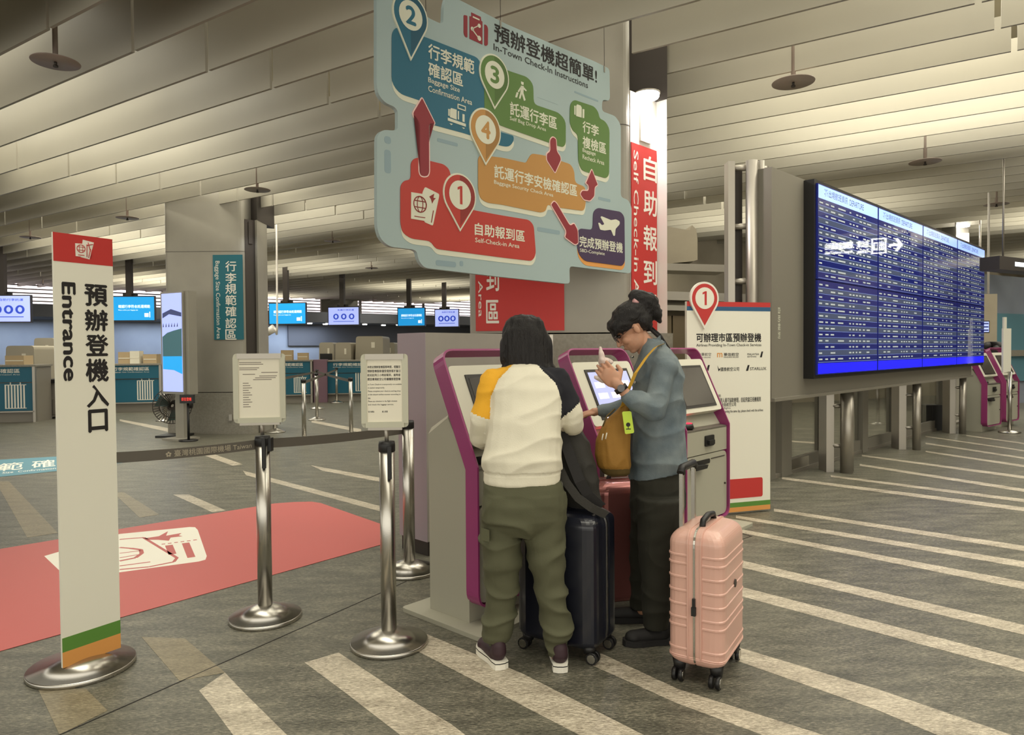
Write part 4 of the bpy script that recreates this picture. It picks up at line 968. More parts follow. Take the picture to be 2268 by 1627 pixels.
# icons
def fp(mb, pts, d0=0.0, d1=0.0065, mi=0, r=0.0):
    q = FS.poly(pts); mb.prism(FS.P, rounded(q, r, 2) if r else q, d0, d1, mi)
z1 = lambda x, y: (820 + x / 5.423, y / 5.423); z2 = lambda x, y: (820 + x / 5.423, 300 + y / 5.423)
z3 = lambda x, y: (1110 + x / 5.423, 60 + y / 5.423); z4 = lambda x, y: (1110 + x / 5.423, 340 + y / 5.423)
mb = MB()
fp(mb, [z1(1120, 180), z1(1165, 190), z1(1165, 455), z1(1135, 440), z1(1120, 400)], 0, .003, r=.008); fp(mb, [z1(1190, 195), z1(1212, 200), z1(1212, 150), z1(1325, 205), z1(1330, 250), z1(1345, 262), z1(1345, 535), z1(1190, 465)], 0, .003)
fp(mb, [z1(1368, 290), z1(1400, 310), z1(1412, 345), z1(1410, 540), z1(1390, 553), z1(1368, 545)], 0, .003, r=.008); mb.build('luggage_icon', 'arrow_red', t)
mb = MB()
fp(mb, [z1(1228, 195), z1(1308, 232), z1(1308, 250), z1(1228, 213)], .003, .0045)
for (x, y, r_) in ((1222, 348, 18), (1305, 312, 18), (1305, 462, 22)):
    s_, z_ = FS.px(*z1(x, y)); mb.prism(FS.P, circle(s_, z_, r_ / 5.423 * 0.0042, 12), .003, .0045)
fp(mb, [z1(1222, 340), z1(1300, 302), z1(1300, 315), z1(1222, 353)], .003, .0045); fp(mb, [z1(1222, 345), z1(1300, 452), z1(1296, 464), z1(1216, 357)], .003, .0045)
mb.build('share_symbol', 'cream', t); mb = MB()
# passport and ticket
fp(mb, [z2(650, 618), z2(822, 705), z2(818, 740), z2(745, 1085), z2(640, 1040), z2(640, 1000), z2(618, 690)], .002, .0072, r=.01)
fp(mb, [z2(484, 682), z2(690, 715), z2(690, 1035), z2(482, 1000)], .002, .0085)
mb.build('passport_icon', 'cream', t); mb = MB()
# trolley
for a_ in ([(930, 1310), (945, 1312), (945, 1395), (930, 1390)], [(965, 1300), (1030, 1320), (1030, 1440), (950, 1410), (950, 1320)], [(1045, 1335), (1058, 1338), (1058, 1440), (1045, 1435)],
           [(1100, 1370), (1125, 1378), (1125, 1470), (1100, 1462)], [(925, 1415), (1140, 1490), (1140, 1525), (925, 1450)], [(945, 1480), (985, 1492), (965, 1505)], [(1095, 1530), (1130, 1540), (1115, 1552)],
           [(1040, 1245), (1052, 1249), (1052, 1305), (1040, 1300)], [(1130, 1280), (1140, 1283), (1140, 1340), (1130, 1337)], [(1040, 1245), (1140, 1280), (1140, 1292), (1040, 1257)], [(1040, 1292), (1140, 1327), (1140, 1340), (1040, 1305)]):
    fp(mb, [z1(*p) for p in a_], .002, .0072)
mb.build('trolley_icon', 'cream', t); mb = MB()
# walker
for a_ in ([(230, 655), (262, 668), (258, 700), (232, 690)], [(228, 705), (262, 712), (258, 800), (222, 790)], [(222, 790), (240, 800), (222, 866), (205, 858)], [(235, 790), (260, 798), (285, 880), (265, 890)],
           [(228, 712), (240, 725), (205, 785), (190, 775)], [(255, 715), (298, 765), (290, 775), (252, 745)], [(178, 785), (200, 790), (182, 850), (160, 845)]):
    fp(mb, [z3(*p) for p in a_], .002, .0082)
mb.build('walker_icon', 'cream', t); mb = MB()
# small luggage
for a_ in ([(870, 945), (884, 948), (884, 1060), (870, 1050)], [(892, 950), (905, 930), (945, 945), (958, 968), (958, 1090), (892, 1070)], [(968, 985), (990, 990), (988, 1095), (968, 1092)]):
    fp(mb, [z3(*p) for p in a_], .002, .0082)
mb.build('luggage_icon', 'cream', t); mb = MB()
# aeroplane
fp(mb, [z4(*p) for p in ((1155, 830), (1175, 832), (1200, 862), (1232, 850), (1185, 765), (1195, 752), (1310, 800), (1370, 790), (1415, 815), (1415, 850), (1365, 905), (1358, 990), (1340, 990), (1310, 915), (1235, 925), (1180, 915))], .002, .0082, r=.01)
mb.build('aeroplane_icon', 'cream', t)
mb = MB()
s_, z_ = FS.px(*z2(588, 828)); r1 = (FS.px(*z2(662, 840))[0] - FS.px(*z2(512, 810))[0]) / 2
ring = [FS.P(s_ + r1 * math.cos(2 * PI * k / 24), z_ + r1 * math.sin(2 * PI * k / 24), .009) for k in range(25)]
mb.tube(ring, .004, 5)
mb.tube([FS.P(s_ + r1 * .45 * math.cos(2 * PI * k / 20), z_ + r1 * math.sin(2 * PI * k / 20), .009) for k in range(21)], .003, 5)
for q in (-.4, .4): mb.tube([FS.P(s_ - r1 * .92, z_ + r1 * q, .009), FS.P(s_ + r1 * .92, z_ + r1 * q, .009)], .003, 5)
fp(mb, [z2(520, 965), z2(650, 985), z2(650, 995), z2(520, 975)], .008, .0095)
fp(mb, [z2(700, 735), z2(760, 700), z2(750, 750), z2(780, 755), z2(755, 780), z2(735, 820), z2(720, 765)], .007, .0082)
fp(mb, [z2(745, 900), z2(755, 905), z2(730, 1050), z2(720, 1045)], .007, .0082)
mb.build('icon_lines', 'board_reddark', t)
for u, v in ((943, 62), (1108, 62), (1338, 160)):
    s_, z_ = FS.px(u, v); mb = MB(); mb.tube([FS.P(s_, z_, 0.002), FS.P(s_, 4.4, 0.002)], 0.0022, 5); mb.build('wire', 'dark_steel', t)
    mb = MB(); mb.fbox(FS, s_ - .006, s_ + .006, z_, z_ + .05, 0, .006); mb.build('wire_clip', 'steel_dull', t)

# ================================================================== entrance totem
c = G(182, 1478)
FT = Face(*G(139, 1477, 0.05)[:2], 32.2)
_, ztl = FT.px(117, 513); sr, _ = FT.px(267, 1405)
t = thing('sign_totem', 'tall white entrance totem sign with black characters 預辦登機入口 and red top', 'sign', (c.x, c.y, 0))
_, zb1 = FT.px(140, 1477)
mb = MB(); mb.fbox(FT, 0, sr, 0.045, ztl, -0.012, 0.0); mb.build('panel', 'off_white', t)
za = FT.px(118, 577)[1]; zg = FT.px(134, 1415)[1]; zo = FT.px(136, 1446)[1]
for z_a, z_b, m_ in ((za, ztl, 'red_vinyl'), (zo, zg, 'green_ink'), (.045, zo, 'orange_ink')):
    mb = MB(); mb.fbox(FT, 0, sr, z_a, z_b, 0, .001); mb.build('colour_band', m_, t)
q0 = lambda x, y: (x / 4.519, 600 + y / 4.519)
for ch, a_, b_ in (('預', (840, 125), (1080, 360)), ('辦', (845, 378), (1082, 605)), ('登', (850, 630), (1088, 850)), ('機', (852, 875), (1090, 1105)), ('入', (862, 1140), (1092, 1355)), ('口', (878, 1388), (1082, 1600))):
    mb = MB(); ft(FT, mb, ch, q0(*a_), q0(*b_), d=0.0012, bold=0.06); mb.build('lettering', 'black_ink', t)
mb = MB(); s0, z1_ = FT.px(*q0(612, 105)); s1, z0_ = FT.px(*q0(776, 1098))
mb.text(FT.P, 'Entrance', s0, s1, z0_, z1_, d=.0012, rot=-90, bold=0.06)
mb.build('lettering', 'black_ink', t)
p4 = lambda x, y: (x / 2.805, 480 + y / 2.805)
def tp(mb, pts, d0, d1):
    q = FT.poly([p4(*p) for p in pts]); mb.prism(FT.P, q, d0, d1)
mb = MB(); tp(mb, [(513, 142), (582, 160), (555, 265), (500, 250)], .001, .002); tp(mb, [(465, 164), (535, 170), (535, 250), (468, 244)], .002, .003); io = mb.build('passport_icon', 'white_ink', t)
mb = MB(); s_, z_ = FT.px(*p4(501, 198)); r1 = 0.017
mb.tube([FT.P(s_ + r1 * math.cos(2 * PI * k / 20), z_ + r1 * math.sin(2 * PI * k / 20), .003) for k in range(21)], .0018, 4)
for q in (-.4, .4): mb.tube([FT.P(s_ - r1, z_ + r1 * q, .003), FT.P(s_ + r1, z_ + r1 * q, .003)], .0013, 4); mb.tube([FT.P(s_ + r1 * q, z_ - r1, .003), FT.P(s_ + r1 * q, z_ + r1, .003)], .0013, 4)
for a_, b_ in (((483, 236), (522, 240)), ((538, 172), (538, 250)), ((545, 160), (560, 215)), ((535, 178), (575, 172)), ((548, 255), (560, 200)), ((560, 258), (570, 205))):
    mb.tube([FT.P(*FT.px(*p4(*a_)), .003), FT.P(*FT.px(*p4(*b_)), .003)], .0018, 4)
mb.build('icon_lines', 'red_vinyl', t)
def base_disc(c, r, par, h=0.075):
    mb = MB(); mb.lathe((c.x, c.y, 0), [(r - .002, 0.0), (r, 0.003), (r, 0.018), (r - .003, 0.021)], 56); mb.lathe((c.x, c.y, 0), [(r - .003, 0.021), (0.036, h)], 56); return mb.build('base', 'steel', par)
base_disc(c, 0.215, t, 0.055)
mb = MB(); pc = FT.P(sr / 2, 0, -0.03); mb.tube([pc + Vector((0, 0, .06)), pc + Vector((0, 0, 1.0))], 0.03, 16); mb.build('pole', 'steel', t)

# ================================================================== stanchions
def stanchion(c, top, label, r=0.185, pr=0.037, name='queue_stanchion'):
    t = thing(name, label, 'stanchion', (c.x, c.y, 0), group='steel queue stanchions')
    base_disc(c, r, t)
    mb = MB(); mb.tube([c + Vector((0, 0, .07)), c + Vector((0, 0, top - .05))], pr, 24); mb.build('pole', 'steel', t)
    mb = MB(); mb.lathe((c.x, c.y, top - .05), [(pr, 0), (pr + .003, .004), (pr + .003, .035), (pr, .05), (.001, .05)], 24); mb.build('cap', 'black_plastic', t)
    return t
c1 = G(588, 1368); c2 = G(862, 1425); c3 = G(907, 1265)
s1_ = stanchion(c1, 0.965, 'steel stanchion carrying the left sign frame, between red sticker and second stanchion')
s2_ = stanchion(c2, 0.975, 'steel stanchion nearest to the first kiosk, carrying the frame with the printed page')
s3_ = stanchion(c3, 0.965, 'steel stanchion standing behind, half hidden by the first kiosk')
for s_, c_, dx in ((s2_, c2, 0.045), (s1_, c1, 0.045)):
    mb = MB(); mb.box(c_.x + .01, c_.x + .028, c_.y - .045, c_.y - .03, 0.80, 0.955); mb.build('belt_clip', 'black_plastic', s_)
def belt(a, b_, z0, z1, label, txt=None, h=0.05):
    mb = MB(); n = 10; vs = []
    for k in range(n + 1):
        q = k / n; p = a.lerp(b_, q); z = z0 + (z1 - z0) * q - 0.03 * 4 * q * (1 - q) * 0.3
        dr = (b_ - a).normalized(); nn = Vector((dr.y, -dr.x, 0)) * 0.001
        vs += [p + nn + Vector((0, 0, z)), p + nn + Vector((0, 0, z + h)), p - nn + Vector((0, 0, z + h)), p - nn + Vector((0, 0, z))]
    fs = [(4 * i + j, 4 * i + 4 + j, 4 * i + 4 + (j + 1) % 4, 4 * i + (j + 1) % 4) for i in range(n) for j in range(4)]
    mb.add(vs, fs); o = tag(mb.build('queue_belt', mat('belt_grey', srgb(92, 86, 78), 0.7), None, a + Vector((0, 0, z0))), label, 'belt')
    if txt:
        d_ = (b_ - a); L_ = d_.length; d_.normalize(); nn = Vector((d_.y, -d_.x, 0))
        mb = MB(); mb.text(lambda s_, z, dd: a + d_ * s_ + nn * dd + Vector((0, 0, z0 + (z1 - z0) * s_ / L_ + z - 0.03 * 4 * (s_ / L_) * (1 - s_ / L_) * 0.3)), txt, L_ * 0.40, L_ * 0.97, 0.010, 0.042, d=0.002, bold=0.01)
        mb.build('lettering', mat('belt_ink', srgb(168, 158, 138), 0.7), o)
    return o
ct = Vector((pc.x, pc.y, 0))
belt(ct + Vector((0.03, 0.03, 0)), c1 + Vector((-0.035, -0.005, 0)), 0.905, 0.895, 'grey retractable belt with printed characters running from the entrance totem', '✿ 臺灣桃園國際機場 Taiwan')
belt(c1 + Vector((0.036, 0.01, 0)), c3 + Vector((-0.036, -0.01, 0)), 0.900, 0.880, 'grey retractable belt between the two sign frames', None)
mb = MB(); mb.box(c1.x + .03, c1.x + .05, c1.y - .02, c1.y + .02, 0.885, 0.955); mb.build('belt_clip', 'black_plastic', s1_)
# sign frames on the stanchions
def sign_frame(cpx, Y, c_, deg, u0, v0, u1, v1, label):
    ctr = D((u0 + u1) / 2, (v0 + v1) / 2, Y); Ff = Face(ctr.x, ctr.y, deg)
    t = thing('notice_holder', label, 'sign', (ctr.x, ctr.y, ctr.z), group='clip sign frames on stanchions')
    sA, zA = Ff.px(u0, v1); sB, zB = Ff.px(u1, v0)
    mb = MB(); mb.prism(Ff.P, rounded([(sA, zA), (sB, zA), (sB, zB), (sA, zB)], 0.02), -0.012, 0.0); mb.build('back_plate', 'acrylic', t)
    b_ = 0.027
    for q in ((sA, sA + b_, zA + .02, zB - .02), (sB - b_, sB, zA + .02, zB - .02)):
        mb = MB(); mb.fbox(Ff, *q, 0, 0.008); mb.build('side_rail', 'acrylic', t)
    for q in ((sA + .02, sB - .02, zA, zA + b_), (sA + .02, sB - .02, zB - b_, zB)):
        mb = MB(); mb.fbox(Ff, *q, 0, 0.009); mb.build('end_rail', 'steel_dull' if q[2] > zA else 'acrylic', t)
    mb = MB(); mb.fbox(Ff, sA + b_, sB - b_, zA + b_, zB - b_, 0, 0.002); mb.build('page', 'paper', t)
    top = 0.97
    mb = MB(); mb.tube([Vector((c_.x, c_.y, top)), Vector((c_.x, c_.y, top + .03)), Ff.P((sA + sB) / 2, zA + 0.02, -0.015)], 0.010, 8)
    mb.fbox(Ff, sA + .03, sB - .03, zA - .012, zA + 0.0, -0.02, 0.01); mb.build('bracket', 'steel_dull', t)
    return t, Ff, sA + b_, sB - b_, zA + b_, zB - b_
t, Ff, a0, a1, b0, b1 = sign_frame(0, 3.66, c1, 80, 518, 782, 631, 937, 'clip frame with a faint typed list, on the stanchion nearer the totem')
mb = MB(); w = a1 - a0; h = b1 - b0
for k, (x0_, x1_, y_) in enumerate([(.02, .55, .93), (.02, .6, .90), (.02, .5, .84), (.02, .45, .81), (.55, .95, .76), (.1, .4, .73), (.5, .93, .70), (.4, .9, .67), (.35, .8, .64)]):
    mb.fbox(Ff, a0 + w * x0_, a0 + w * x1_, b0 + h * y_, b0 + h * (y_ + .012), .002, .0026)
for k in range(11): mb.fbox(Ff, a0 + w * .10, a0 + w * (.24 + .04 * (k % 3)), b0 + h * (.58 - .04 * k), b0 + h * (.592 - .04 * k), .002, .0026)
mb.build('print', mat('faint_ink', srgb(130, 120, 110), 0.7), t)
t, Ff, a0, a1, b0, b1 = sign_frame(0, 3.32, c2, 86, 801, 783, 903, 947, 'clip frame with a bold black two-language notice, on the stanchion nearest the kiosks')
mb = MB(); w = a1 - a0; h = b1 - b0
for k, s in enumerate(['本航站預辦登機服務時間，提醒您', '預辦登機服務僅受理旅客於當日', '航班起飛三小時前報到，逾時者', '請至機場航空公司櫃檯辦理登機']):
    mb.text(Ff.P, s, a0 + w * .02, a0 + w * .95, b0 + h * (.86 - .065 * k), b0 + h * (.905 - .065 * k), d=.0021, bold=.03)
for k, (s, wd) in enumerate([('In-Town Check-in is temporarily not available', .98), ('in station temporarily.', .5), ('Please complete your check-in and bag drop', .95), ('at the airport airline counter according to', .95), ('time.', .1), ('Please pay attention to the flight schedule', .85), ('and check the luggage service.', .75)]):
    mb.text(Ff.P, s, a0 + w * .03, a0 + w * wd, b0 + h * (.585 - .054 * k), b0 + h * (.615 - .054 * k), d=.0021, bold=.02)
mb.text(Ff.P, '官方網站', a0 + w * .03, a0 + w * .20, b0 + h * .15, b0 + h * .18, d=.0021, bold=.02); mb.text(Ff.P, '線上客服', a0 + w * .42, a0 + w * .58, b0 + h * .15, b0 + h * .18, d=.0021, bold=.02)
mb.build('print', 'black_ink', t)
# ================================================================== far counters, screens, stanchions
def counter(u0, v0, u1, v1, deg, label, logo=True):
    Y = G((u0 + u1) / 2, v1).y; p = D(u0, v1, Y); Fc = Face(p.x, p.y, deg)
    t = thing('check_in_counter', label, 'counter', Fc.P(0.5, 0), group='teal counters in the far hall')
    sB, _ = Fc.px(u1, (v0 + v1) / 2); _, zt = Fc.px((u0 + u1) / 2, v0)
    mb = MB(); mb.fbox(Fc, 0, sB, 0.0, zt - .04, -0.7, -0.06); mb.build('body', 'counter_grey', t)
    mb = MB(); mb.fbox(Fc, -0.02, sB + .02, zt - 0.04, zt, -0.75, 0.03); mb.build('worktop', 'column_base', t)
    mb = MB(); mb.fbox(Fc, 0.02, sB - .02, zt - 0.36, zt - 0.04, -0.06, 0.0); mb.build('upper_panel', 'counter_teal', t)
    mb = MB(); mb.fbox(Fc, 0.02, sB - .06, 0.24, zt - 0.38, -0.06, -0.02); mb.build('lower_panel', 'counter_teal', t)
    mb = MB(); mb.fbox(Fc, 0.0, sB - .02, 0.21, 0.235, -0.06, 0.02); mb.fbox(Fc, sB - .05, sB, 0.0, zt - .04, -0.06, 0.02); mb.build('bumper_rail', 'steel_dull', t)
    mb = MB(); w = sB
    mb.text(Fc.P, '行李規範確認區', w * .12, w * .78, zt - .17, zt - .08, d=.002, bold=.02)
    mb.text(Fc.P, 'Baggage Size Confirmation Area', w * .12, w * .78, zt - .22, zt - .19, d=.002)
    if logo:
        x0_, x1_, y0_, y1_ = w * .55, w * .86, .30, .30 + w * .36
        for k in range(7): x = x0_ + (x1_ - x0_) * k / 7; mb.fbox(Fc, x, x + (x1_ - x0_) / 14, y0_, y1_, -.02, -.015)
        mb.fbox(Fc, x0_, x1_, y0_ - .015, y0_, -.02, -.015); mb.fbox(Fc, x0_, x1_, y1_, y1_ + .015, -.02, -.015)
        mb.fbox(Fc, x0_ + .1, x0_ + .12, y1_, y1_ + .09, -.02, -.015); mb.fbox(Fc, x1_ - .12, x1_ - .1, y1_, y1_ + .09, -.02, -.015); mb.fbox(Fc, x0_ + .1, x1_ - .1, y1_ + .07, y1_ + .09, -.02, -.015)
    mb.build('lettering', 'white_ink', t)
    return Fc, sB, zt
Fc1, w1, zc1 = counter(-75, 808, 79, 937, 80, 'teal counter at the left edge of the photo, cardboard box on top')
Fc2, w2, zc2 = counter(236, 805, 358, 913, 80, 'teal counter between the entrance totem and the tall display')
Fc3, w3, zc3 = counter(600, 797, 692, 893, 80, 'teal counter behind the left clip frame')
Fc4, w4, zc4 = counter(725, 797, 838, 889, 80, 'teal counter behind the right clip frame')
def pbox(Fx, u0, v0, u1, v1, d0, d1, m, name, label, cat, group=None, flap=False):
    s0, z0 = Fx.px(u0, v1); s1, z1 = Fx.px(u1, v0); mb = MB(); mb.fbox(Fx, s0, s1, z0, z1, d0, d1)
    o = mb.build(name, m, None, Fx.P(s0, z0, d0)); tag(o, label, cat, group)
    if flap:
        mb = MB(); mb.fbox(Fx, s0 + .01, s1 - .01, (z0 + z1) / 2 - .02, (z0 + z1) / 2, d1, d1 + .004); mb.build('tape', 'paper', o)
    return o
def onbox(Fx, zt, u0, v0, u1, d0, d1, m, name, label, cat, **k):
    s0, _ = Fx.px(u0, v0); s1, z1 = Fx.px(u1, v0); mb = MB(); mb.fbox(Fx, s0, s1, zt, z1, d0, d1)
    o = mb.build(name, m, None, Fx.P(s0, zt, d0)); tag(o, label, cat, k.get('group'))
    mb = MB(); mb.fbox(Fx, s0 + .01, s1 - .01, (zt + z1) / 2 - .02, (zt + z1) / 2, d1, d1 + .004); mb.build('tape', 'paper', o)
    return o
g_ = 'cardboard boxes on the counters'
onbox(Fc1, zc1, 5, 787, 47, -0.5, -0.1, 'cardboard', 'cardboard_box', 'cardboard box on the leftmost teal counter', 'box', group=g_)
onbox(Fc2, zc2, 256, 779, 283, -0.5, -0.15, 'cardboard', 'cardboard_box', 'cardboard box just right of the entrance totem on the counter', 'box', group=g_)
onbox(Fc2, zc2, 284, 777, 305, -0.4, -0.1, 'paper', 'cardboard_box', 'pale upright carton in the middle of the second counter', 'box', group=g_)
onbox(Fc2, zc2, 312, 784, 342, -0.5, -0.15, 'cardboard', 'cardboard_box', 'cardboard box nearest the tall display on the second counter', 'box', group=g_)
onbox(Fc3, zc3, 620, 775, 645, -0.5, -0.15, 'cardboard', 'cardboard_box', 'open cardboard box above the left clip frame', 'box', group=g_)
onbox(Fc3, zc3, 657, 781, 680, -0.5, -0.15, 'cardboard', 'cardboard_box', 'cardboard box at the right end of the third counter', 'box', group=g_)
s0, _ = Fc3.px(694, 850); s1, _ = Fc3.px(724, 850)
mb = MB(); mb.fbox(Fc3, s0, s1, 0.0, 1.2, -0.6, -0.05); tag(mb.build('side_cabinet', mat('mauve', srgb(128, 98, 112), 0.5), None, Fc3.P(s0, 0)), 'mauve cabinet between the two far teal counters', 'cabinet')
# baggage machines
def machine(u0, v0, u1, v1, Y, label, tunnel=False, lean=0.08, vbase=900):
    a = D(u0, v1, Y); b_ = D(u1, v0, Y)
    t = thing('baggage_scanner', label, 'machine', (a.x, Y, 0))
    P = lambda x, z, d: Vector((x, Y - d, z))
    w = b_.x - a.x; h = b_.z
    mb = MB(); mb.prism(P, rounded([(a.x, 0.25), (b_.x, 0.25), (b_.x, h), (a.x + w * lean, h)], 0.08, 3), -1.2, 0); mb.build('housing', 'beige_plastic', t)
    mb = MB(); mb.box(a.x - .02, b_.x + .02, Y - .03, Y + 1.2, 0.0, 0.25); mb.build('base', 'counter_grey', t)
    if tunnel:
        mb = MB(); mb.prism(P, [(a.x + w * .12, .75), (a.x + w * .9, .75), (a.x + w * .9, h - .35), (a.x + w * .12, h - .35)], 0.0, 0.01); mb.build('tunnel_curtain', 'black_plastic', t)
    mb = MB(); mb.prism(P, [(a.x + w * .60, h - .35), (a.x + w * .72, h - .35), (a.x + w * .72, h - .18), (a.x + w * .60, h - .18)], 0.0, 0.008); mb.build('label_plate', 'paper', t)
    return t
machine(706, 758, 739, 880, 22.2, 'grey scanner with a dark curtain behind the far counters', True)
machine(742, 758, 777, 880, 21.0, 'slim beige machine in the middle of the far hall')
machine(785, 744, 848, 880, 21.2, 'large beige baggage machine with a number plate in the far hall')
machine(844, 758, 874, 880, 23.6, 'rounded beige machine directly left of the grey partition')
machine(12, 765, 75, 935, 16.0, 'pale grey machine behind the leftmost counter')
machine(76, 748, 120, 935, 17.8, 'tall grey machine cabinet beside the entrance totem')
s0 = D(84, 930, 15.4); s1 = D(135, 840, 15.4)
mb = MB(); mb.box(s0.x, s1.x, 15.4, 16.0, 0.05, 0.78, 0); mb.box(s0.x, s1.x, 15.35, 16.0, 0.78, 0.86, 1); mb.box(s0.x + .02, s1.x, 15.38, 15.4, 0.1, 0.42, 2)
tag(mb.build('baggage_belt', ['counter_grey', 'black_plastic', 'steel_dull'], None, s0), 'steel baggage conveyor end between leftmost counter and totem', 'conveyor')
# hanging screens
def tv(u0, v0, u1, v1, Y, deg, kind, label, post_u, title):
    pc_ = D((u0 + u1) / 2, (v0 + v1) / 2, Y); Ft = Face(pc_.x, pc_.y, deg)
    t = thing('hanging_screen', label, 'screen', (pc_.x, pc_.y, pc_.z), group='hanging information screens')
    sA, z0_ = Ft.px(u0, v1); sB, z1_ = Ft.px(u1, v0)
    zA_ = Ft.px(u0, (v0 + v1) / 2 + (v1 - v0) / 2)[1]; 
    mb = MB(); mb.fbox(Ft, sA - .03, sB + .03, z0_ - .03, z1_ + .03, -0.07, 0.0); mb.build('frame', 'bezel', t)
    mb = MB(); mb.fbox(Ft, sA, sB, z0_, z1_, 0.0, 0.004); so = mb.build('display', 'tv_blue' if kind == 'b' else 'tv_lav', t)
    w = sB - sA; h = z1_ - z0_; mb = MB()
    if kind == 'b':
        mb.text(Ft.P, title, sA + w * .12, sA + w * .9, z0_ + h * .52, z0_ + h * .66, d=.005, bold=.02)
        mb.text(Ft.P, 'Please confirm your baggage size', sA + w * .12, sA + w * .6, z0_ + h * .40, z0_ + h * .46, d=.005)
        mb.fbox(Ft, sA + w * .76, sA + w * .86, z0_ + h * .14, z0_ + h * .30, .004, .006); mb.fbox(Ft, sA + w * .88, sA + w * .90, z0_ + h * .12, z0_ + h * .36, .004, .006)
        mb.build('display_text', 'tv_text', so)
    else:
        mb.text(Ft.P, title, sA + w * .3, sA + w * .85, z0_ + h * .80, z0_ + h * .9, d=.005, bold=.02)
        mb.fbox(Ft, sA + w * .16, sA + w * .85, z0_ + h * .17, z0_ + h * .20, .004, .006)
        for k in range(3): mb.prism(Ft.P, circle(sA + w * (.25 + .26 * k), z0_ + h * .47, h * .17, 20), .004, .006)
        mb.build('display_text', 'tv_disc', so)
        mb = MB()
        for k in range(3): mb.prism(Ft.P, circle(sA + w * (.25 + .26 * k), z0_ + h * .47, h * .08, 12, h * .10), .006, .007)
        mb.build('display_icon', 'tv_lav', so)
    sP, _ = Ft.px(post_u, v0 - 20); mb = MB(); mb.fbox(Ft, sP - .075, sP + .075, z1_ + .03, 5.14, -0.12, 0.02); mb.build('post', 'dark_steel', t)
    mb = MB(); mb.fbox(Ft, sP - .2, sP + .2, z0_ + h * .4, z1_ + .1, -0.12, -0.07); mb.build('bracket', 'black_plastic', t)
    return t
tv(-30, 655, 66, 712, 18.0, 84, 'l', 'lavender hanging screen with crossed circles at the left edge', 3, '自助行李託運')
tv(252, 657, 341, 709, 20.0, 86, 'b', 'bright blue hanging screen just right of the entrance totem', 285, '確認行李符合託運規範')
tv(597, 671, 676, 717, 22.0, 97, 'b', 'bright blue hanging screen right of the far left column', 632, '請確認行李符合託運規範')
tv(728, 680, 794, 719, 23.5, 99, 'l', 'lavender screen with three round pictures, left one of the two', 757, '免費行李託運')
tv(882, 682, 940, 721, 25.0, 99, 'b', 'smaller bright blue hanging screen, fourth from the left', 905, '請確認行李符合託運規範')
tv(964, 685, 1015, 723, 26.5, 99, 'l', 'smallest lavender hanging screen next to the red column banner', 983, '自助行李託運')
# cctv on a white bracket
a = D(590, 738, 15.0); b_ = D(608, 726, 15.0)
t = thing('security_camera', 'white security camera hanging below the blue screen', 'camera', a)
mb = MB(); mb.tube([a, b_], [0.07, 0.09], 12); mb.build('body', 'white_panel', t)
mb = MB(); c_ = D(613, 741, 15.0); d_ = D(613, 722, 15.0); mb.tube([c_, D(614, 722, 15.0), Vector((d_.x + .03, 15.0, ZB + .2))], 0.02, 8); mb.tube([b_, c_], .02, 8); mb.build('bracket', 'white_panel', t)
a = D(577, 744, 15.6); t = thing('security_camera', 'small dark dome camera at the edge of the far left column', 'camera', a)
mb = MB(); mb.lathe(a, [(.001, -.12), (.08, -.06), (.09, 0), (.001, .02)], 14); mb.build('dome', 'bezel', t)
mb = MB(); mb.tube([a, Vector((a.x, a.y, 5.14))], .015, 6); mb.build('rod', 'white_panel', t)
# distant stanchions
base_st = None
for (u, vt, vb, lab) in ((674, 839, 976, 'distant stanchion whose base shows under the middle belt, left one'), (778, 834, 966, 'distant stanchion just left of the right clip frame'),
                         (702, 823, 930, 'distant stanchion with a shiny base between the two teal counters'), (703, 812, 905, 'farthest stanchion in front of the mauve cabinet'),
                         (746, 815, 892, 'thin far stanchion before the fourth counter'), (609, 850, 957, 'distant stanchion half hidden behind the left clip frame'), (366, 850, 932, 'distant stanchion behind the pedestal fan')):
    c_ = G(u, vb)
    if base_st is None:
        base_st = local(thing('queue_stanchion', lab, 'stanchion', c_, group='distant steel queue stanchions'))
        mb = MB(); mb.lathe((0, 0, 0), [(.176, 0), (.18, .004), (.18, .02), (.174, .024), (.05, .07), (.001, .08)], 24); mb.build('base', 'steel', base_st)
        mb = MB(); mb.tube([(0, 0, .07), (0, 0, .95)], .034, 12); mb.build('pole', 'steel', base_st)
        mb = MB(); mb.tube([(0, 0, .93), (0, 0, .98)], .040, 12); mb.build('cap', 'black_plastic', base_st)
    else: dup(base_st, c_, label=lab)
def bseg(a, b_, lab): belt(G(*a) , G(*b_), 0.90, 0.90, lab)
bseg((674, 976), (746, 892), 'far belt stretched left of the fourth counter')
bseg((703, 905), (778, 966), 'far belt stretched towards the right clip frame')
bseg((609, 957), (703, 905), 'far belt stretched in front of the third counter')

# ================================================================== far right: signs, screen, person at the distant kiosks
t = thing('light_box_sign', 'dark hanging light box sign cut by the right edge of the photo', 'sign', D(2240, 585, 9.5))
FX = Face(*D(2214, 585, 9.5)[:2], 60)
s1, z0 = FX.px(2330, 607); _, z1 = FX.px(2214, 566); s2, _ = FX.px(2248, 590)
mb = MB(); mb.fbox(FX, 0, s1, z0, z1, -0.25, 0.0); mb.build('case', 'dark_steel', t)
mb = MB(); mb.fbox(FX, s2, s1, z0 + .06, z1 - .06, 0, .005); mb.build('lit_panel', 'tv_text', t)
mb = MB(); mb.tube([FX.P(0.3, z1, -.1), FX.P(0.3, 4.3, -.1)], .012, 6); mb.build('rod', 'steel_dull', t)
p = D(2189, 600, 12.0)
mb = MB(); mb.tube([(p.x, 12.0, D(2189, 650, 12).z), (p.x, 12.0, 5.14)], 0.018, 6)
tag(mb.build('hanging_rod', 'white_panel', None, p), 'thin white rod hanging from the ceiling near the right edge', 'rod')
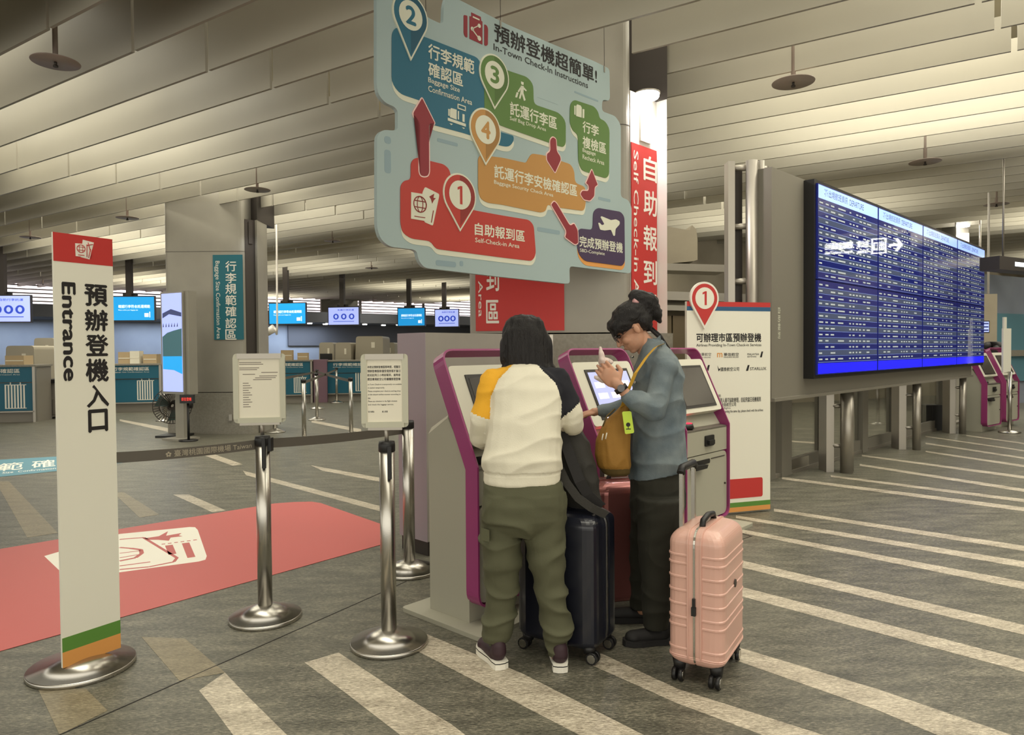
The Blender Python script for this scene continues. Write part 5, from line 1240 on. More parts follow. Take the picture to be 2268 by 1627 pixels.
p = D(2172, 722, 14.5); FY = Face(p.x, p.y, 80)
t = thing('hanging_screen', 'small blue flight screen past the right end of the departure board', 'screen', p)
s0, z0 = FY.px(2156, 735); s1, z1 = FY.px(2190, 712)
mb = MB(); mb.fbox(FY, s0 - .02, s1 + .02, z0 - .02, z1 + .02, -.06, 0); mb.build('frame', 'bezel', t)
mb = MB(); mb.fbox(FY, s0, s1, z0, z1, 0, .004); so = mb.build('display', 'tv_lav', t)
mb = MB()
for k in range(3): mb.fbox(FY, s0 + .01, s1 - .01, z0 + (z1 - z0) * (.1 + .32 * k), z0 + (z1 - z0) * (.25 + .32 * k), .004, .006)
mb.build('display_text', 'tv_dark', so)
mb = MB(); mb.tube([FY.P((s0 + s1) / 2, z1, -.04), FY.P((s0 + s1) / 2, 5.14, -.04)], .02, 6); mb.build('rod', 'steel_dull', t)
t = thing('wall_number', 'small black number painted under the distant blue flight screen', 'number', D(2168, 745, 15.9))
FZ = Face(*D(2150, 740, 15.9)[:2], 90); mb = MB(); ft(FZ, mb, 'K9', (2161, 737), (2175, 750), d=.0, bold=.03); mb.build('lettering', 'black_ink', t)
mb = MB(); p = FZ.P(0, 0, -.02); mb.fbox(FZ, -0.3, 0.6, 0, 2.6, -0.2, -.01); struct(mb.build('trim_4', 'wall_beige'))
# distant lit column niche
YN = 15.0; a = D(2118, 480, YN); b_ = D(2145, 560, YN)
mb = MB(); mb.box(a.x, b_.x, YN, YN + .5, 0, 4.7); cn = struct(mb.build('wall_column', 'column_grey'))
p = D(2133, 502, YN - .2)
mb = MB(); mb.box(p.x + .0, b_.x, YN - .02, YN, 0.8, p.z - .1); mb.build('lit_board', 'white_panel', cn)
mb = MB(); mb.lathe((p.x, p.y, p.z), [(.02, 0), (.12, 0), (.12, .05), (.02, .05)], 14); mb.build('diffuser', 'lamp_glow', cn)
spot('niche_light', (p.x, p.y, p.z - .02), 60, (1, .97, .93), 140)
# white stand sign by the distant kiosks
c_ = G(2236, 958); FW2 = Face(c_.x - .12, c_.y, 70)
t = thing('stand_sign', 'slim white stand sign in front of the distant kiosks', 'sign', c_)
mb = MB(); mb.lathe((c_.x, c_.y, 0), [(.16, 0), (.16, .02), (.02, .05), (.001, .05)], 20); mb.build('base', 'steel', t)
mb = MB(); mb.tube([c_ + Vector((0, 0, .04)), c_ + Vector((0, 0, 1.0))], .03, 12); mb.build('pole', 'steel', t)
s0, z0 = FW2.px(2222, 800); s1, z1 = FW2.px(2240, 727); mb = MB(); mb.fbox(FW2, s0, s1, .98, z1, -.03, 0); mb.build('panel', 'off_white', t)
s0, z0 = FW2.px(2224, 727); s1, z1 = FW2.px(2230, 702); mb = MB(); mb.fbox(FW2, s0, s1, z0, z1, -.03, 0); mb.build('pin', 'off_white', t)
# ================================================================== suitcases
def rrect(w, t_, r, n=5):
    return rounded([(-w, -t_), (w, -t_), (w, t_), (-w, t_)], r, n)
def suitcase(name, label, c, wdir, W_, T_, z0, z1, m, ribs='h', hext=0.25, trolley='steel_dull', rimmat='steel'):
    rz = math.atan2(wdir[1], wdir[0])
    t = local(thing(name, label, 'suitcase', (c[0], c[1], 0), rz))
    levels = []
    n = 12
    for k in range(n + 1):
        q = k / n; lv = z0 + 0.04 * (1 - math.cos(q * PI / 2)); sh = 0.045 * (1 - math.sin(q * PI / 2)); levels.append((lv, sh))
    zs = []
    if ribs == 'h':
        body = [0.07, 0.13, 0.30, 0.36, 0.46, 0.56, 0.66, 0.76, 0.82]
        for q in body:
            z = z0 + (z1 - z0) * q; zs += [(z - .006, 0), (z - .003, -.003), (z + .003, -.003), (z + .006, 0)]
    levels += zs
    for k in range(n + 1):
        q = k / n; levels.append((z1 - 0.06 * (1 - math.sin(q * PI / 2)) , 0.06 * (1 - math.cos(q * PI / 2))))
    levels.sort()
    vs = []; N = None
    for z, sh in levels:
        ring = rrect(W_ - sh, T_ - sh, 0.055, 5); N = len(ring)
        for i, (x, y) in enumerate(ring):
            if ribs == 'v':
                k = 0.004 * (1 if int((x + 1) / 0.034) % 2 else 0); y = y + (k if y > 0 else -k)
            vs.append((x, y, z))
    fs = [(i * N + k, i * N + (k + 1) % N, (i + 1) * N + (k + 1) % N, (i + 1) * N + k) for i in range(len(levels) - 1) for k in range(N)]
    fs += [tuple(range(N))[::-1], tuple((len(levels) - 1) * N + k for k in range(N))]
    mb = MB(); mb.add(vs, fs, 0, False); mb.build('shell', m, t)
    # zipper band round the middle of the thickness
    loop = rounded([(-W_ - .004, z0 - .003), (W_ + .004, z0 - .003), (W_ + .004, z1 + .004), (-W_ - .004, z1 + .004)], 0.075, 8)
    def band(y0, y1, grow, mt, nm):
        vs = []; n = len(loop); cx, cz = 0, (z0 + z1) / 2
        for x, z in loop:
            dx, dz = (1 if x > 0 else -1), (1 if z > cz else -1)
            vs += [(x + dx * grow, y0, z + dz * grow), (x + dx * grow, y1, z + dz * grow), (x - dx * .02, y1, z - dz * .02), (x - dx * .02, y0, z - dz * .02)]
        fs = [(4 * i + k, 4 * ((i + 1) % n) + k, 4 * ((i + 1) % n) + (k + 1) % 4, 4 * i + (k + 1) % 4) for i in range(n) for k in range(4)]
        mb = MB(); mb.add(vs, fs); return mb.build(nm, mt, t)
    band(-.032, .032, 0.0, m, 'zip_band'); band(-.004, .004, .003, rimmat, 'zipper'); band(.024, .030, .003, m, 'piping'); band(-.030, -.024, .003, m, 'piping')
    # handles
    mb = MB(); zt = z1 + 0.004
    mb.tube([(-0.09, -.005, zt - .01), (-0.075, -.005, zt + .022), (0.0, -.005, zt + .032), (0.075, -.005, zt + .022), (0.09, -.005, zt - .01)], [.014, .013, .013, .013, .014], 10); mb.build('top_handle', 'black_plastic', t)
    if hext:
        h = local(bpy.data.objects.new('telescopic_handle', None)); COL.objects.link(h); h.parent = t
        yb = T_ * 0.72
        for x in (-.085, .085):
            mb = MB(); mb.fbox
            mb.box(x - .011, x + .011, yb - .008, yb + .008, z1 - .02, z1 + hext); mb.build('tube', trolley, h)
        mb = MB(); mb.tube([(-.10, yb, z1 + hext), (-.08, yb, z1 + hext + .02), (.08, yb, z1 + hext + .02), (.10, yb, z1 + hext)], .017, 10); mb.build('grip', 'black_plastic', h)
    for x in (-1, 1):
        for y in (-1, 1):
            cx, cy = x * (W_ - .045), y * (T_ - .04)
            w = None
            mb = MB(); mb.tube([(cx, cy, .045), (cx, cy, z0 + .02)], [.024, .032], 10); wo = mb.build('wheel_housing', 'black_plastic', t)
            for s_ in (-1, 1):
                mb = MB(); mb.tube([(cx + .02 * x, cy + s_ * .006, .027), (cx + .02 * x, cy + s_ * .022, .027)], .0265, 18); mb.build('wheel', 'black_plastic', wo)
                mb = MB(); mb.tube([(cx + .02 * x, cy + s_ * .0222, .027), (cx + .02 * x, cy + s_ * .0245, .027)], .020, 9); mb.build('hub', 'steel', wo)
    return t
w1 = Vector((0.52, 0.854, 0)); n1 = Vector((0.854, -0.52, 0))
cP = (0.845, 3.055)
pk = suitcase('suitcase', 'pale pink hard-shell cabin suitcase standing behind the woman in denim', cP, w1, 0.185, 0.118, 0.075, 0.645, mat('pink_shell', srgb(212, 168, 154), 0.36, coat=0.2), 'h', 0.225, 'steel')
mb = MB(); mb.box(-.20, -.188, -.006, .006, .33, .37); mb.box(-.204, -.19, -.009, .009, .30, .335); mb.build('zipper_pull', 'black_plastic', pk)
mb = MB(); mb.tube([(0.0, -.119, .40), (0.0, -.123, .40)], .017, 16); mb.build('badge', 'dark_steel', pk)
nv = suitcase('suitcase', 'dark navy hard-shell suitcase between the two travellers, backpack on top', (0.25, 3.29), Vector((-.86, .51, 0)), 0.20, 0.135, 0.06, 0.665, mat('navy_shell', srgb(20, 22, 34), 0.32, coat=0.3), 'v', 0.0)
rg = suitcase('suitcase', 'glossy rose gold metallic suitcase standing in front of the middle kiosk', (0.60, 3.83), Vector((0.86, 0.2, 0)), 0.19, 0.13, 0.06, 0.70, mat('rose_shell', srgb(150, 94, 90), 0.24, 0.55), 'v', 0.16, 'dark_steel')
# ================================================================== organic shapes
def ell(c, rad, ax=None):
    return ('e', Vector(c), rad, ax)
def cap(p0, p1, r0, r1): return ('c', Vector(p0), Vector(p1), r0, r1)
def loft(rings): return ('l', rings)
def ring_pts(c, rx, ry, ax, ay, n=20, e=0.85):
    out = []
    for k in range(n):
        w = 2 * PI * k / n; cx, sy = math.cos(w), math.sin(w)
        fx = math.copysign(abs(cx) ** e, cx); fy = math.copysign(abs(sy) ** e, sy)
        out.append(Vector(c) + ax * rx * fx + ay * ry * fy)
    return out
X_, Y_, Z_ = Vector((1, 0, 0)), Vector((0, 1, 0)), Vector((0, 0, 1))
def blob(name, parts, vox, mats, parent, base, smooth=4, disp=None, colf=None):
    bm = bmesh.new()
    for p in parts:
        if p[0] == 'e':
            r = bmesh.ops.create_uvsphere(bm, u_segments=20, v_segments=12, radius=1.0)
            ax = p[3] or (X_, Y_, Z_); Mx = Matrix((ax[0] * p[2][0], ax[1] * p[2][1], ax[2] * p[2][2])).transposed()
            for v in r['verts']: v.co = p[1] + Mx @ v.co
        elif p[0] == 'c':
            a, b_, r0, r1 = p[1:]; d = b_ - a; L_ = max(d.length, 1e-4); q = d.to_track_quat('Z', 'Y'); n = 14
            rows = [(-r0 * .98, r0 * .15), (-r0 * .7, r0 * .7), (0, r0), (L_ * .5, (r0 + r1) / 2), (L_, r1), (L_ + r1 * .7, r1 * .7), (L_ + r1 * .98, r1 * .15)]
            vs = [[bm.verts.new(a + q @ Vector((r * math.cos(2 * PI * k / n), r * math.sin(2 * PI * k / n), z))) for k in range(n)] for z, r in rows]
            for i in range(len(vs) - 1):
                for k in range(n): bm.faces.new((vs[i][k], vs[i][(k + 1) % n], vs[i + 1][(k + 1) % n], vs[i + 1][k]))
            bm.faces.new(vs[0][::-1]); bm.faces.new(vs[-1])
        else:
            vs = [[bm.verts.new(q) for q in ring_pts(*r)] for r in p[1]]; n = len(vs[0])
            for i in range(len(vs) - 1):
                for k in range(n): bm.faces.new((vs[i][k], vs[i][(k + 1) % n], vs[i + 1][(k + 1) % n], vs[i + 1][k]))
            bm.faces.new(vs[0][::-1]); bm.faces.new(vs[-1])
    bmesh.ops.recalc_face_normals(bm, faces=bm.faces)
    me = bpy.data.meshes.new('tmp'); bm.to_mesh(me); bm.free()
    o = bpy.data.objects.new('tmp', me); COL.objects.link(o)
    md = o.modifiers.new('r', 'REMESH'); md.mode = 'VOXEL'; md.voxel_size = vox; md.adaptivity = 0
    sm = o.modifiers.new('s', 'SMOOTH'); sm.iterations = smooth; sm.factor = 0.5
    dg = bpy.context.evaluated_depsgraph_get(); me2 = bpy.data.meshes.new_from_object(o.evaluated_get(dg))
    bpy.data.objects.remove(o); bpy.data.meshes.remove(me)
    if disp:
        for v, nrm in zip(me2.vertices, [Vector(x.vector) for x in me2.vertex_normals]): v.co = v.co + nrm * disp(v.co)
    me2.materials.clear()
    for m in (mats if isinstance(mats, (list, tuple)) else [mats]): me2.materials.append(M[m] if isinstance(m, str) else m)
    me2.name = name
    for p in me2.polygons:
        p.use_smooth = True
        if colf: p.material_index = colf(p.center)
    b0 = Vector(base)
    for v in me2.vertices: v.co = v.co - b0
    o = bpy.data.objects.new(name, me2); COL.objects.link(o)
    if parent is not None: o.parent = parent
    else: o.location = b0
    o['_base'] = tuple(b0)
    return o
def folds(amp, fx, fz, seed=0.0, fold=0.5):
    def f(p):
        q = Vector((p.x * fx + seed, p.y * fx, p.z * fz)); a = noise.noise(q); b_ = noise.noise(q * 2.1 + Vector((3, 5, 7)))
        r = max(0.0, 1 - abs(a) * 3.0) ** 1.6; return amp * (r * fold + b_ * 0.35 - 0.15)
    return f
mat('skin', srgb(196, 150, 124), 0.55, ncol=srgb(196, 144, 116), nscale=30)
mat('skin_face', srgb(206, 158, 128), 0.55)
mat('hair_black', srgb(20, 15, 15), 0.42, spec=0.45, bump=0.7, bscale=60, stretch=(6, 6, 0.6))
mat('sweat_cream', srgb(228, 222, 202), 0.85, bump=0.15, bscale=200)
mat('sweat_yellow', srgb(232, 172, 44), 0.85, bump=0.15, bscale=200)
mat('sweat_navy', srgb(26, 26, 34), 0.9)
mat('olive_cloth', srgb(84, 84, 62), 0.85, bump=0.15, bscale=250)
mat('dark_olive', srgb(40, 39, 30), 0.9, bump=0.1, bscale=250)
mat('denim', srgb(134, 144, 146), 0.85, ncol=srgb(70, 86, 98), nscale=7, nmix=0.8, bump=0.2, bscale=180)
mat('shoe_dark', srgb(52, 30, 38), 0.6)
mat('shoe_sole', srgb(232, 228, 216), 0.6)
mat('shoe_black', srgb(26, 24, 24), 0.7)
mat('backpack', srgb(52, 50, 46), 0.85, bump=0.2, bscale=200)
mat('strap_dark', srgb(34, 32, 32), 0.8)
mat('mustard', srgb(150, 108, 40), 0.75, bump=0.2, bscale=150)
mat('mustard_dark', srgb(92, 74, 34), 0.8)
mat('tag_green', srgb(196, 222, 70), 0.5)
mat('tissue', srgb(226, 208, 200), 0.8)
mat('yellow_strap', srgb(206, 160, 52), 0.7)

def head_parts(c, f, u, k=1.0):
    f = f.normalized(); u = (u - f * u.dot(f)).normalized(); r = f.cross(u)
    L_ = lambda x, y, z: c + (r * x + f * y + u * z) * k
    ax = (r, f, u); s = lambda *q: tuple(v * k for v in q)
    ps = [ell(L_(0, -.008, .028), s(.073, .092, .085), ax), ell(L_(0, .03, -.045), s(.058, .062, .07), ax), ell(L_(0, .060, -.095), s(.028, .022, .018), ax),
          cap(L_(0, .092, .0), L_(0, .108, -.032), .007 * k, .0115 * k), ell(L_(.014, .096, -.036), s(.008, .008, .006), ax), ell(L_(-.014, .096, -.036), s(.008, .008, .006), ax),
          ell(L_(0, .086, -.062), s(.022, .011, .006), ax), ell(L_(0, .084, -.071), s(.019, .011, .006), ax),
          ell(L_(.034, .062, -.03), s(.026, .024, .026), ax), ell(L_(-.034, .062, -.03), s(.026, .024, .026), ax),
          ell(L_(.076, -.006, -.014), s(.009, .015, .027), ax), ell(L_(-.076, -.006, -.014), s(.009, .015, .027), ax),
          cap(L_(0, -.02, -.06), L_(0, -.055, -.17), .048 * k, .05 * k)]
    return ps, L_, ax
def face_bits(par, L_, ax, k, base):
    r, f, u = ax
    for s in (-1, 1):
        mb = MB(); mb.lathe((0, 0, 0), [(.001, -.010), (.008, -.006), (.0095, 0), (.008, .006), (.001, .010)], 12, T=lambda q, s=s: L_(s * .031, .081, .006) + q * k); mb.build('eye', mat('eye_dark', srgb(38, 26, 22), 0.2), par, base)
        mb = MB(); mb.tube([L_(s * .014, .094, .026), L_(s * .032, .090, .031), L_(s * .05, .078, .026)], .003 * k, 5); mb.build('eyebrow', 'hair_black', par, base)
    mb = MB(); mb.tube([L_(-.02, .0975, -.066), L_(0, .0995, -.066), L_(.02, .0975, -.066)], .0022 * k, 5); mb.build('mouth', mat('lip', srgb(150, 84, 76), 0.5), par, base)
def hand_parts(wr, d, palm_n, curl=0.5, k=1.0, side=1):
    """wrist, direction of the palm, palm normal (the way the fingers close), thumb side"""
    d = d.normalized(); n = (palm_n - d * palm_n.dot(d)).normalized(); s = d.cross(n) * side
    ps = [cap(wr, wr + d * .03 * k, .021 * k, .024 * k)]
    pc = wr + d * .055 * k
    ps.append(ell(pc, (.038 * k, .045 * k, .014 * k), (s, d, n)))
    for i, (off, ln) in enumerate(((.030, .070), (.0105, .078), (-.009, .073), (-.028, .058))):
        b_ = wr + d * .088 * k + s * off * k; dd = d.copy(); a = 0.25 + curl * .55; p = b_ - d * .015 * k
        for j, q in enumerate((.45, .32, .25)):
            dd = (d * math.cos(a * (j + 1) * .75) + n * math.sin(a * (j + 1) * .75)).normalized(); p2 = p + dd * ln * q * k * 1.05
            ps.append(cap(p, p2, (.0084 - .0008 * j) * k, (.0077 - .0008 * j) * k)); p = p2
    b_ = wr + d * .03 * k + s * .028 * k; m_ = b_ + (d * .6 + s * .6 + n * .45).normalized() * .035 * k; e_ = m_ + (d * .75 + n * .6 + s * .05).normalized() * .032 * k
    ps += [cap(b_ - s * .01 * k, m_, .0125 * k, .0105 * k), cap(m_, e_, .0100 * k, .0082 * k)]
    return ps
def shoe(par, heel, tdir, ln, m_up, m_sole, base, h=.085, sole=.032, nm='shoe'):
    tdir = tdir.normalized(); sd = Vector((tdir.y, -tdir.x, 0)); T = lambda x, y, z: heel + tdir * y + sd * x + Vector((0, 0, z))
    out = [(-.030, 0), (-.034, .03), (-.032, .08), (-.042, .16), (-.040, .20), (-.022, .235), (0, .243), (.024, .235), (.040, .20), (.042, .16), (.034, .08), (.034, .03), (.030, 0), (.012, -.008), (-.012, -.008)]
    k = ln / .25
    mb = MB(); mb.prism(lambda x, y, d: T(x * 1.04, y * k, d), out, 0.002, sole); so = mb.build(nm + '_sole' if False else 'sole', m_sole, par, base)
    mb = MB(); mb.prism(lambda x, y, d: T(x * 1.06, y * k - .0005, d), out, sole - .009, sole - .005); mb.build('sole_line', 'shoe_black', so)
    up = [cap(T(0, .035 * k, sole + .028), T(0, .035 * k, h + .002), .036, .033), cap(T(0, .05 * k, sole + .015), T(0, .20 * k, sole + .008), .036, .032), ell(T(0, .19 * k, sole + .008), (.038, .04, .026), (sd, tdir, Z_))]
    return blob(nm, up, .006, m_up, par, base, 3), so
# ------------------------------------------------------------------ traveller seen from behind
YA = 3.12
def PA(u, v, dy=0.0): return D(u, v, YA + dy)
pxA = YA / F
bA = Vector((0.045, 3.12, 0))
pa_ = thing('person', 'person seen from behind in a white sweatshirt with one yellow and one black sleeve', 'person', bA)
def ringA(v, cx, hw, ry, dy=0.0, e=0.85): return (PA(cx, v, dy), hw * pxA, ry, X_, Y_, 20, e)
HA = PA(1167, 748, 0.16)
fA = Vector((-.25, .85, -.45)); uA = Vector((-.1, .35, .93))
HA = HA + Vector((0, 0, -.012)); hp, LA, axA = head_parts(HA, fA, uA, 0.90)
armL = [(PA(1090, 838, .05), .052), (PA(1068, 925, .03), .047), (PA(1064, 965, .10), .046), (PA(1072, 975, .27), .036)]
armR = [(PA(1238, 838, .05), .054), (PA(1266, 922, .03), .050), (PA(1268, 940, .08), .048), (PA(1256, 955, .27), .036)]
body = hp[:-1] + [cap(PA(1165, 790, .12), PA(1163, 830, .07), .045, .05)] + [loft([ringA(1120, 1158, 70, .09), ringA(1040, 1157, 62, .085), ringA(950, 1160, 62, .085, .02), ringA(860, 1163, 66, .08, .04), ringA(822, 1163, 45, .06, .06)])]
for arm in (armL, armR):
    for i in range(3): body.append(cap(arm[i][0], arm[i + 1][0], arm[i][1] * .7, arm[i + 1][1] * .7))
body += hand_parts(armL[3][0] + Vector((0, .03, 0)), Vector((.1, .9, -.1)), Vector((0, .1, -1)), .4, .95, -1)
body += hand_parts(armR[3][0] + Vector((0, .03, 0)), Vector((-.2, .9, -.1)), Vector((0, .1, -1)), .4, .95, 1)
legL = [(1120, 1122, 30), (1200, 1112, 26), (1290, 1112, 20), (1400, 1099, 13), (1450, 1100, 12)]
legR = [(1120, 1194, 30), (1200, 1204, 26), (1290, 1219, 20), (1400, 1232, 13), (1455, 1232, 12)]
for lg, dy in ((legL, 0.015), (legR, -.015)):
    for i in range(4): body.append(cap(PA(lg[i][1], lg[i][0], dy), PA(lg[i + 1][1], lg[i + 1][0], dy), lg[i][2] * pxA, lg[i + 1][2] * pxA))
bo = blob('body', body, .0055, 'skin', pa_, bA, 3)
face_bits(pa_, LA, axA, .98, bA)
# sweatshirt
tor = loft([ringA(1070, 1156, 80, .118, 0), ringA(1066, 1156, 85, .125, 0), ringA(1046, 1156, 86, .125, 0), ringA(1040, 1156, 88, .130, 0), ringA(1015, 1155, 89, .138, 0), ringA(960, 1160, 84, .130, .01), ringA(900, 1165, 84, .125, .03),
            ringA(860, 1166, 83, .12, .045), ringA(830, 1165, 70, .105, .06), ringA(812, 1163, 46, .08, .07), ringA(804, 1160, 34, .06, .09)])
sw = [tor]
for arm in (armL, armR):
    for i in range(3): sw.append(cap(arm[i][0], arm[i + 1][0], arm[i][1] + (.006 if i else 0), arm[i + 1][1] + .006))
sw += [cap(PA(1120, 830, .06), PA(1090, 842, .05), .045, .052), cap(PA(1205, 830, .06), PA(1238, 842, .05), .045, .054)]
def uvA(p): return (CX + p.x / YA * F, 778 - (p.z - H) / YA * F)
def lerp1(v, pts):
    for (a, x0), (b_, x1) in zip(pts, pts[1:]):
        if a <= v <= b_: return x0 + (x1 - x0) * (v - a) / (b_ - a)
    return pts[0][1] if v < pts[0][0] else pts[-1][1]
def colA(p):
    u, v = uvA(p)
    if u < lerp1(v, [(800, 1146), (812, 1132), (840, 1104), (880, 1086), (930, 1084)]) and v < 918 + (u - 1053) * .35: return 1
    if u > lerp1(v, [(800, 1184), (820, 1200), (850, 1230), (890, 1243), (935, 1240)]) and v < 930 - (u - 1240) * .85: return 2
    return 0
fo = folds(.015, 4.5, 8, 2.0)
blob('sweatshirt', sw, .0065, ['sweat_cream', 'sweat_yellow', 'sweat_navy'], pa_, bA, 3, lambda p: fo(p) * (0.35 if uvA(p)[1] > 1046 else 1) - (0.006 if abs(uvA(p)[1] - 1044) < 3 else 0), colA)
# cargo trousers
tr = [loft([ringA(1052, 1156, 80, .115), ringA(1075, 1158, 88, .125), ringA(1110, 1158, 93, .135, -.005), ringA(1145, 1158, 93, .130, -.005), ringA(1165, 1158, 88, .115), ringA(1180, 1158, 74, .09)])]
def leg(rows, dy0, dy1):
    n = len(rows); return loft([(PA(cx, v, dy0 + (dy1 - dy0) * i / (n - 1)), hw * pxA, hw * pxA * 1.12, X_, Y_, 20, .9) for i, (v, cx, hw) in enumerate(rows)])
tr.append(leg([(1110, 1113, 46), (1150, 1110, 46), (1200, 1109, 44), (1250, 1112, 40), (1290, 1114, 37), (1310, 1112, 36), (1350, 1107, 35), (1385, 1104, 38), (1402, 1102, 36), (1412, 1099, 24), (1420, 1098, 19), (1442, 1099, 18)], 0, .04))
tr.append(leg([(1110, 1204, 46), (1150, 1205, 46), (1200, 1206, 43), (1250, 1212, 38), (1290, 1219, 34), (1310, 1221, 33), (1350, 1227, 31), (1390, 1234, 34), (1408, 1235, 33), (1418, 1232, 23), (1428, 1231, 20), (1450, 1231, 19)], 0, -.03))
tr.append(ell(PA(1072, 1180, .0), (.018, .05, .07)))
fo2 = folds(.017, 4.5, 9, 9.0, .8)
to = blob('trousers', tr, .0065, 'olive_cloth', pa_, bA, 2, lambda p: fo2(p) * (1 if uvA(p)[1] > 1090 else .4))
mb = MB(); a = PA(1066, 1170, -.09); b_ = PA(1078, 1186, -.10)
mb.hexa([a + Vector(q) for q in ((0, 0, -.05), (.035, -.01, -.055), (.035, .0, -.055), (0, .01, -.05), (0, 0, 0), (.035, -.01, -.005), (.035, .0, -.005), (0, .01, 0))]); mb.build('pocket_flap', 'olive_cloth', pa_, bA)
# hair
def ringh(v, cx, hw, ry, dy): return (PA(cx, v, dy), hw * pxA, ry, X_, Y_, 24, .95)
hr = [loft([ringh(697, 1160, 12, .03, .15), ringh(701, 1160, 27, .06, .15), ringh(711, 1160, 41, .085, .145), ringh(730, 1162, 49, .10, .14), ringh(755, 1165, 54, .105, .135), ringh(785, 1168, 57, .10, .125), ringh(810, 1171, 58, .095, .12),
            ringh(824, 1173, 55, .088, .12), ringh(830, 1178, 44, .075, .12)])]
for k in range(30):
    w = 2 * PI * k / 30; q = PA(1171, 814, .12) + Vector((55 * pxA * math.cos(w), .092 * math.sin(w), 0))
    dn = .020 + .014 * math.sin(k * 2.7) + (.012 if math.cos(w) > .6 else 0)
    hr.append(cap(q, q + Vector((.010 * math.cos(w), .008 * math.sin(w), -dn)), .017, .004))
hr += [cap(PA(1140, 712, .10), PA(1118, 760, .09), .028, .022), cap(PA(1118, 760, .09), PA(1113, 800, .09), .022, .014), cap(PA(1190, 715, .10), PA(1214, 765, .09), .028, .022), cap(PA(1214, 765, .09), PA(1221, 815, .09), .022, .010)]
blob('hair', hr, .0055, 'hair_black', pa_, bA, 2, lambda p: .006 * noise.noise(Vector((p.x * 70, p.y * 70, p.z * 5))) + .003 * noise.noise(Vector((p.x * 25, p.y * 25, p.z * 9))))
# shoes
sp = thing
shoe(pa_, Vector((-.055, 3.065, 0)), Vector((-.42, .9, 0)), .25, 'shoe_dark', 'shoe_sole', bA, .098, .036)
shoe(pa_, Vector((.200, 3.030, 0)), Vector((.02, 1, 0)), .25, 'shoe_dark', 'shoe_sole', bA, .098, .036)
# ------------------------------------------------------------------ woman in denim, side view
YB = 3.45
def PB(u, v, dy=0.0): return D(u, v, YB + dy)
pxB = YB / F
bB = Vector((0.66, 3.45, 0))
pb_ = thing('person', 'woman in a blue denim shirt and glasses holding a tissue to her face', 'person', bB)
fB = Vector((-.79, .02, -.61)); uB = Vector((-.61, 0, .79))
HBd = PB(1399, 726, -.02)
hp, LB, axB = head_parts(HBd, fB, uB, 0.94)
hp = hp[:-1] + [cap(PB(1412, 742, 0), PB(1448, 790, 0), .046, .056)]
aN = [(PB(1472, 815, -.15), .060), (PB(1448, 905, -.22), .052), (PB(1394, 880, -.22), .037)]
aF = [(PB(1448, 820, .15), .058), (PB(1402, 900, .17), .045), (PB(1335, 909, .18), .034)]
wN = PB(1374, 858, -.22); wF = PB(1326, 910, .18)
body = hp + [loft([(PB(1455, 1040), .085, .12, X_, Y_, 20, .9), (PB(1455, 950), .085, .12, X_, Y_, 20, .9), (PB(1457, 850), .09, .15, X_, Y_, 20, .9), (PB(1455, 800), .06, .13, X_, Y_, 20, .9)])]
for arm, w in ((aN, wN), (aF, wF)):
    body += [cap(arm[0][0], arm[1][0], arm[0][1] * .72, arm[1][1] * .72), cap(arm[1][0], arm[2][0], arm[1][1] * .68, arm[2][1] * .75), cap(arm[2][0], w, .027, .023)]
body += hand_parts(wN, PB(1334, 815, -.20) - wN, Vector((.25, 1, -.1)), .35, 1.10, -1)
body += hand_parts(wF, PB(1288, 918, .18) - wF, Vector((-.1, .2, -1)), .25, .92, -1)
for rows, dy in (([(1095, 1458, 30), (1200, 1458, 28), (1300, 1455, 20), (1385, 1453, 15)], -.085), ([(1095, 1446, 30), (1200, 1431, 22), (1300, 1423, 15), (1350, 1421, 12)], .13)):
    for i in range(3): body.append(cap(PB(rows[i][1], rows[i][0], dy), PB(rows[i + 1][1], rows[i + 1][0], dy), rows[i][2] * pxB, rows[i + 1][2] * pxB))
blob('body', body, .0038, 'skin', pb_, bB, 2)
face_bits(pb_, LB, axB, .94, bB)
# glasses
gm = mat('glasses', srgb(60, 44, 46), 0.3)
mb = MB()
r, f, u = axB
for s in (-1, 1):
    mb.tube([LB(s * .033 + .024 * math.cos(2 * PI * k / 18), .101, .002 + .019 * math.sin(2 * PI * k / 18)) for k in range(19)], .0016, 5)
    mb.tube([LB(s * .057, .099, .006), LB(s * .080, .02, .008), LB(s * .080, -.01, .0)], .0016, 5)
mb.tube([LB(-.010, .103, .004), LB(.010, .103, .004)], .0016, 5)
mb.build('glasses', gm, pb_, bB)
# hair: cap, fringe, swept-up knot
hr = [ell(LB(0, -.022, .052), (.080, .096, .076), axB), ell(LB(0, -.06, .010), (.070, .055, .062), axB), ell(LB(0, .058, .066), (.064, .042, .036), axB)]
for s_ in (-1, 1): hr += [ell(LB(.064 * s_, .018, .040), (.020, .050, .034), axB), cap(LB(.060 * s_, .06, .05), LB(.066 * s_, .062, .004), .018, .004)]
for k in range(12):
    x = -.05 + .1 * k / 11; hr.append(cap(LB(x, .085 - abs(x) * .3, .062), LB(x * 1.15, .105 - abs(x) * .4, .022 - .004 * (k % 3)), .013, .004))
hr += [cap(PB(1412, 660, 0), PB(1436, 672, 0), .046, .054), cap(PB(1436, 672, 0), PB(1452, 694, 0), .050, .034), cap(PB(1452, 692, 0), PB(1461, 712, 0), .034, .012), cap(PB(1404, 647, 0), PB(1398, 655, 0), .014, .018),
       cap(PB(1424, 692, 0), PB(1434, 722, 0), .054, .026)]
blob('hair', hr, .0048, 'hair_black', pb_, bB, 5, lambda p: .005 * noise.noise(Vector((p.x * 20 + p.z * 30, p.y * 60, p.z * 40 - p.x * 20))))
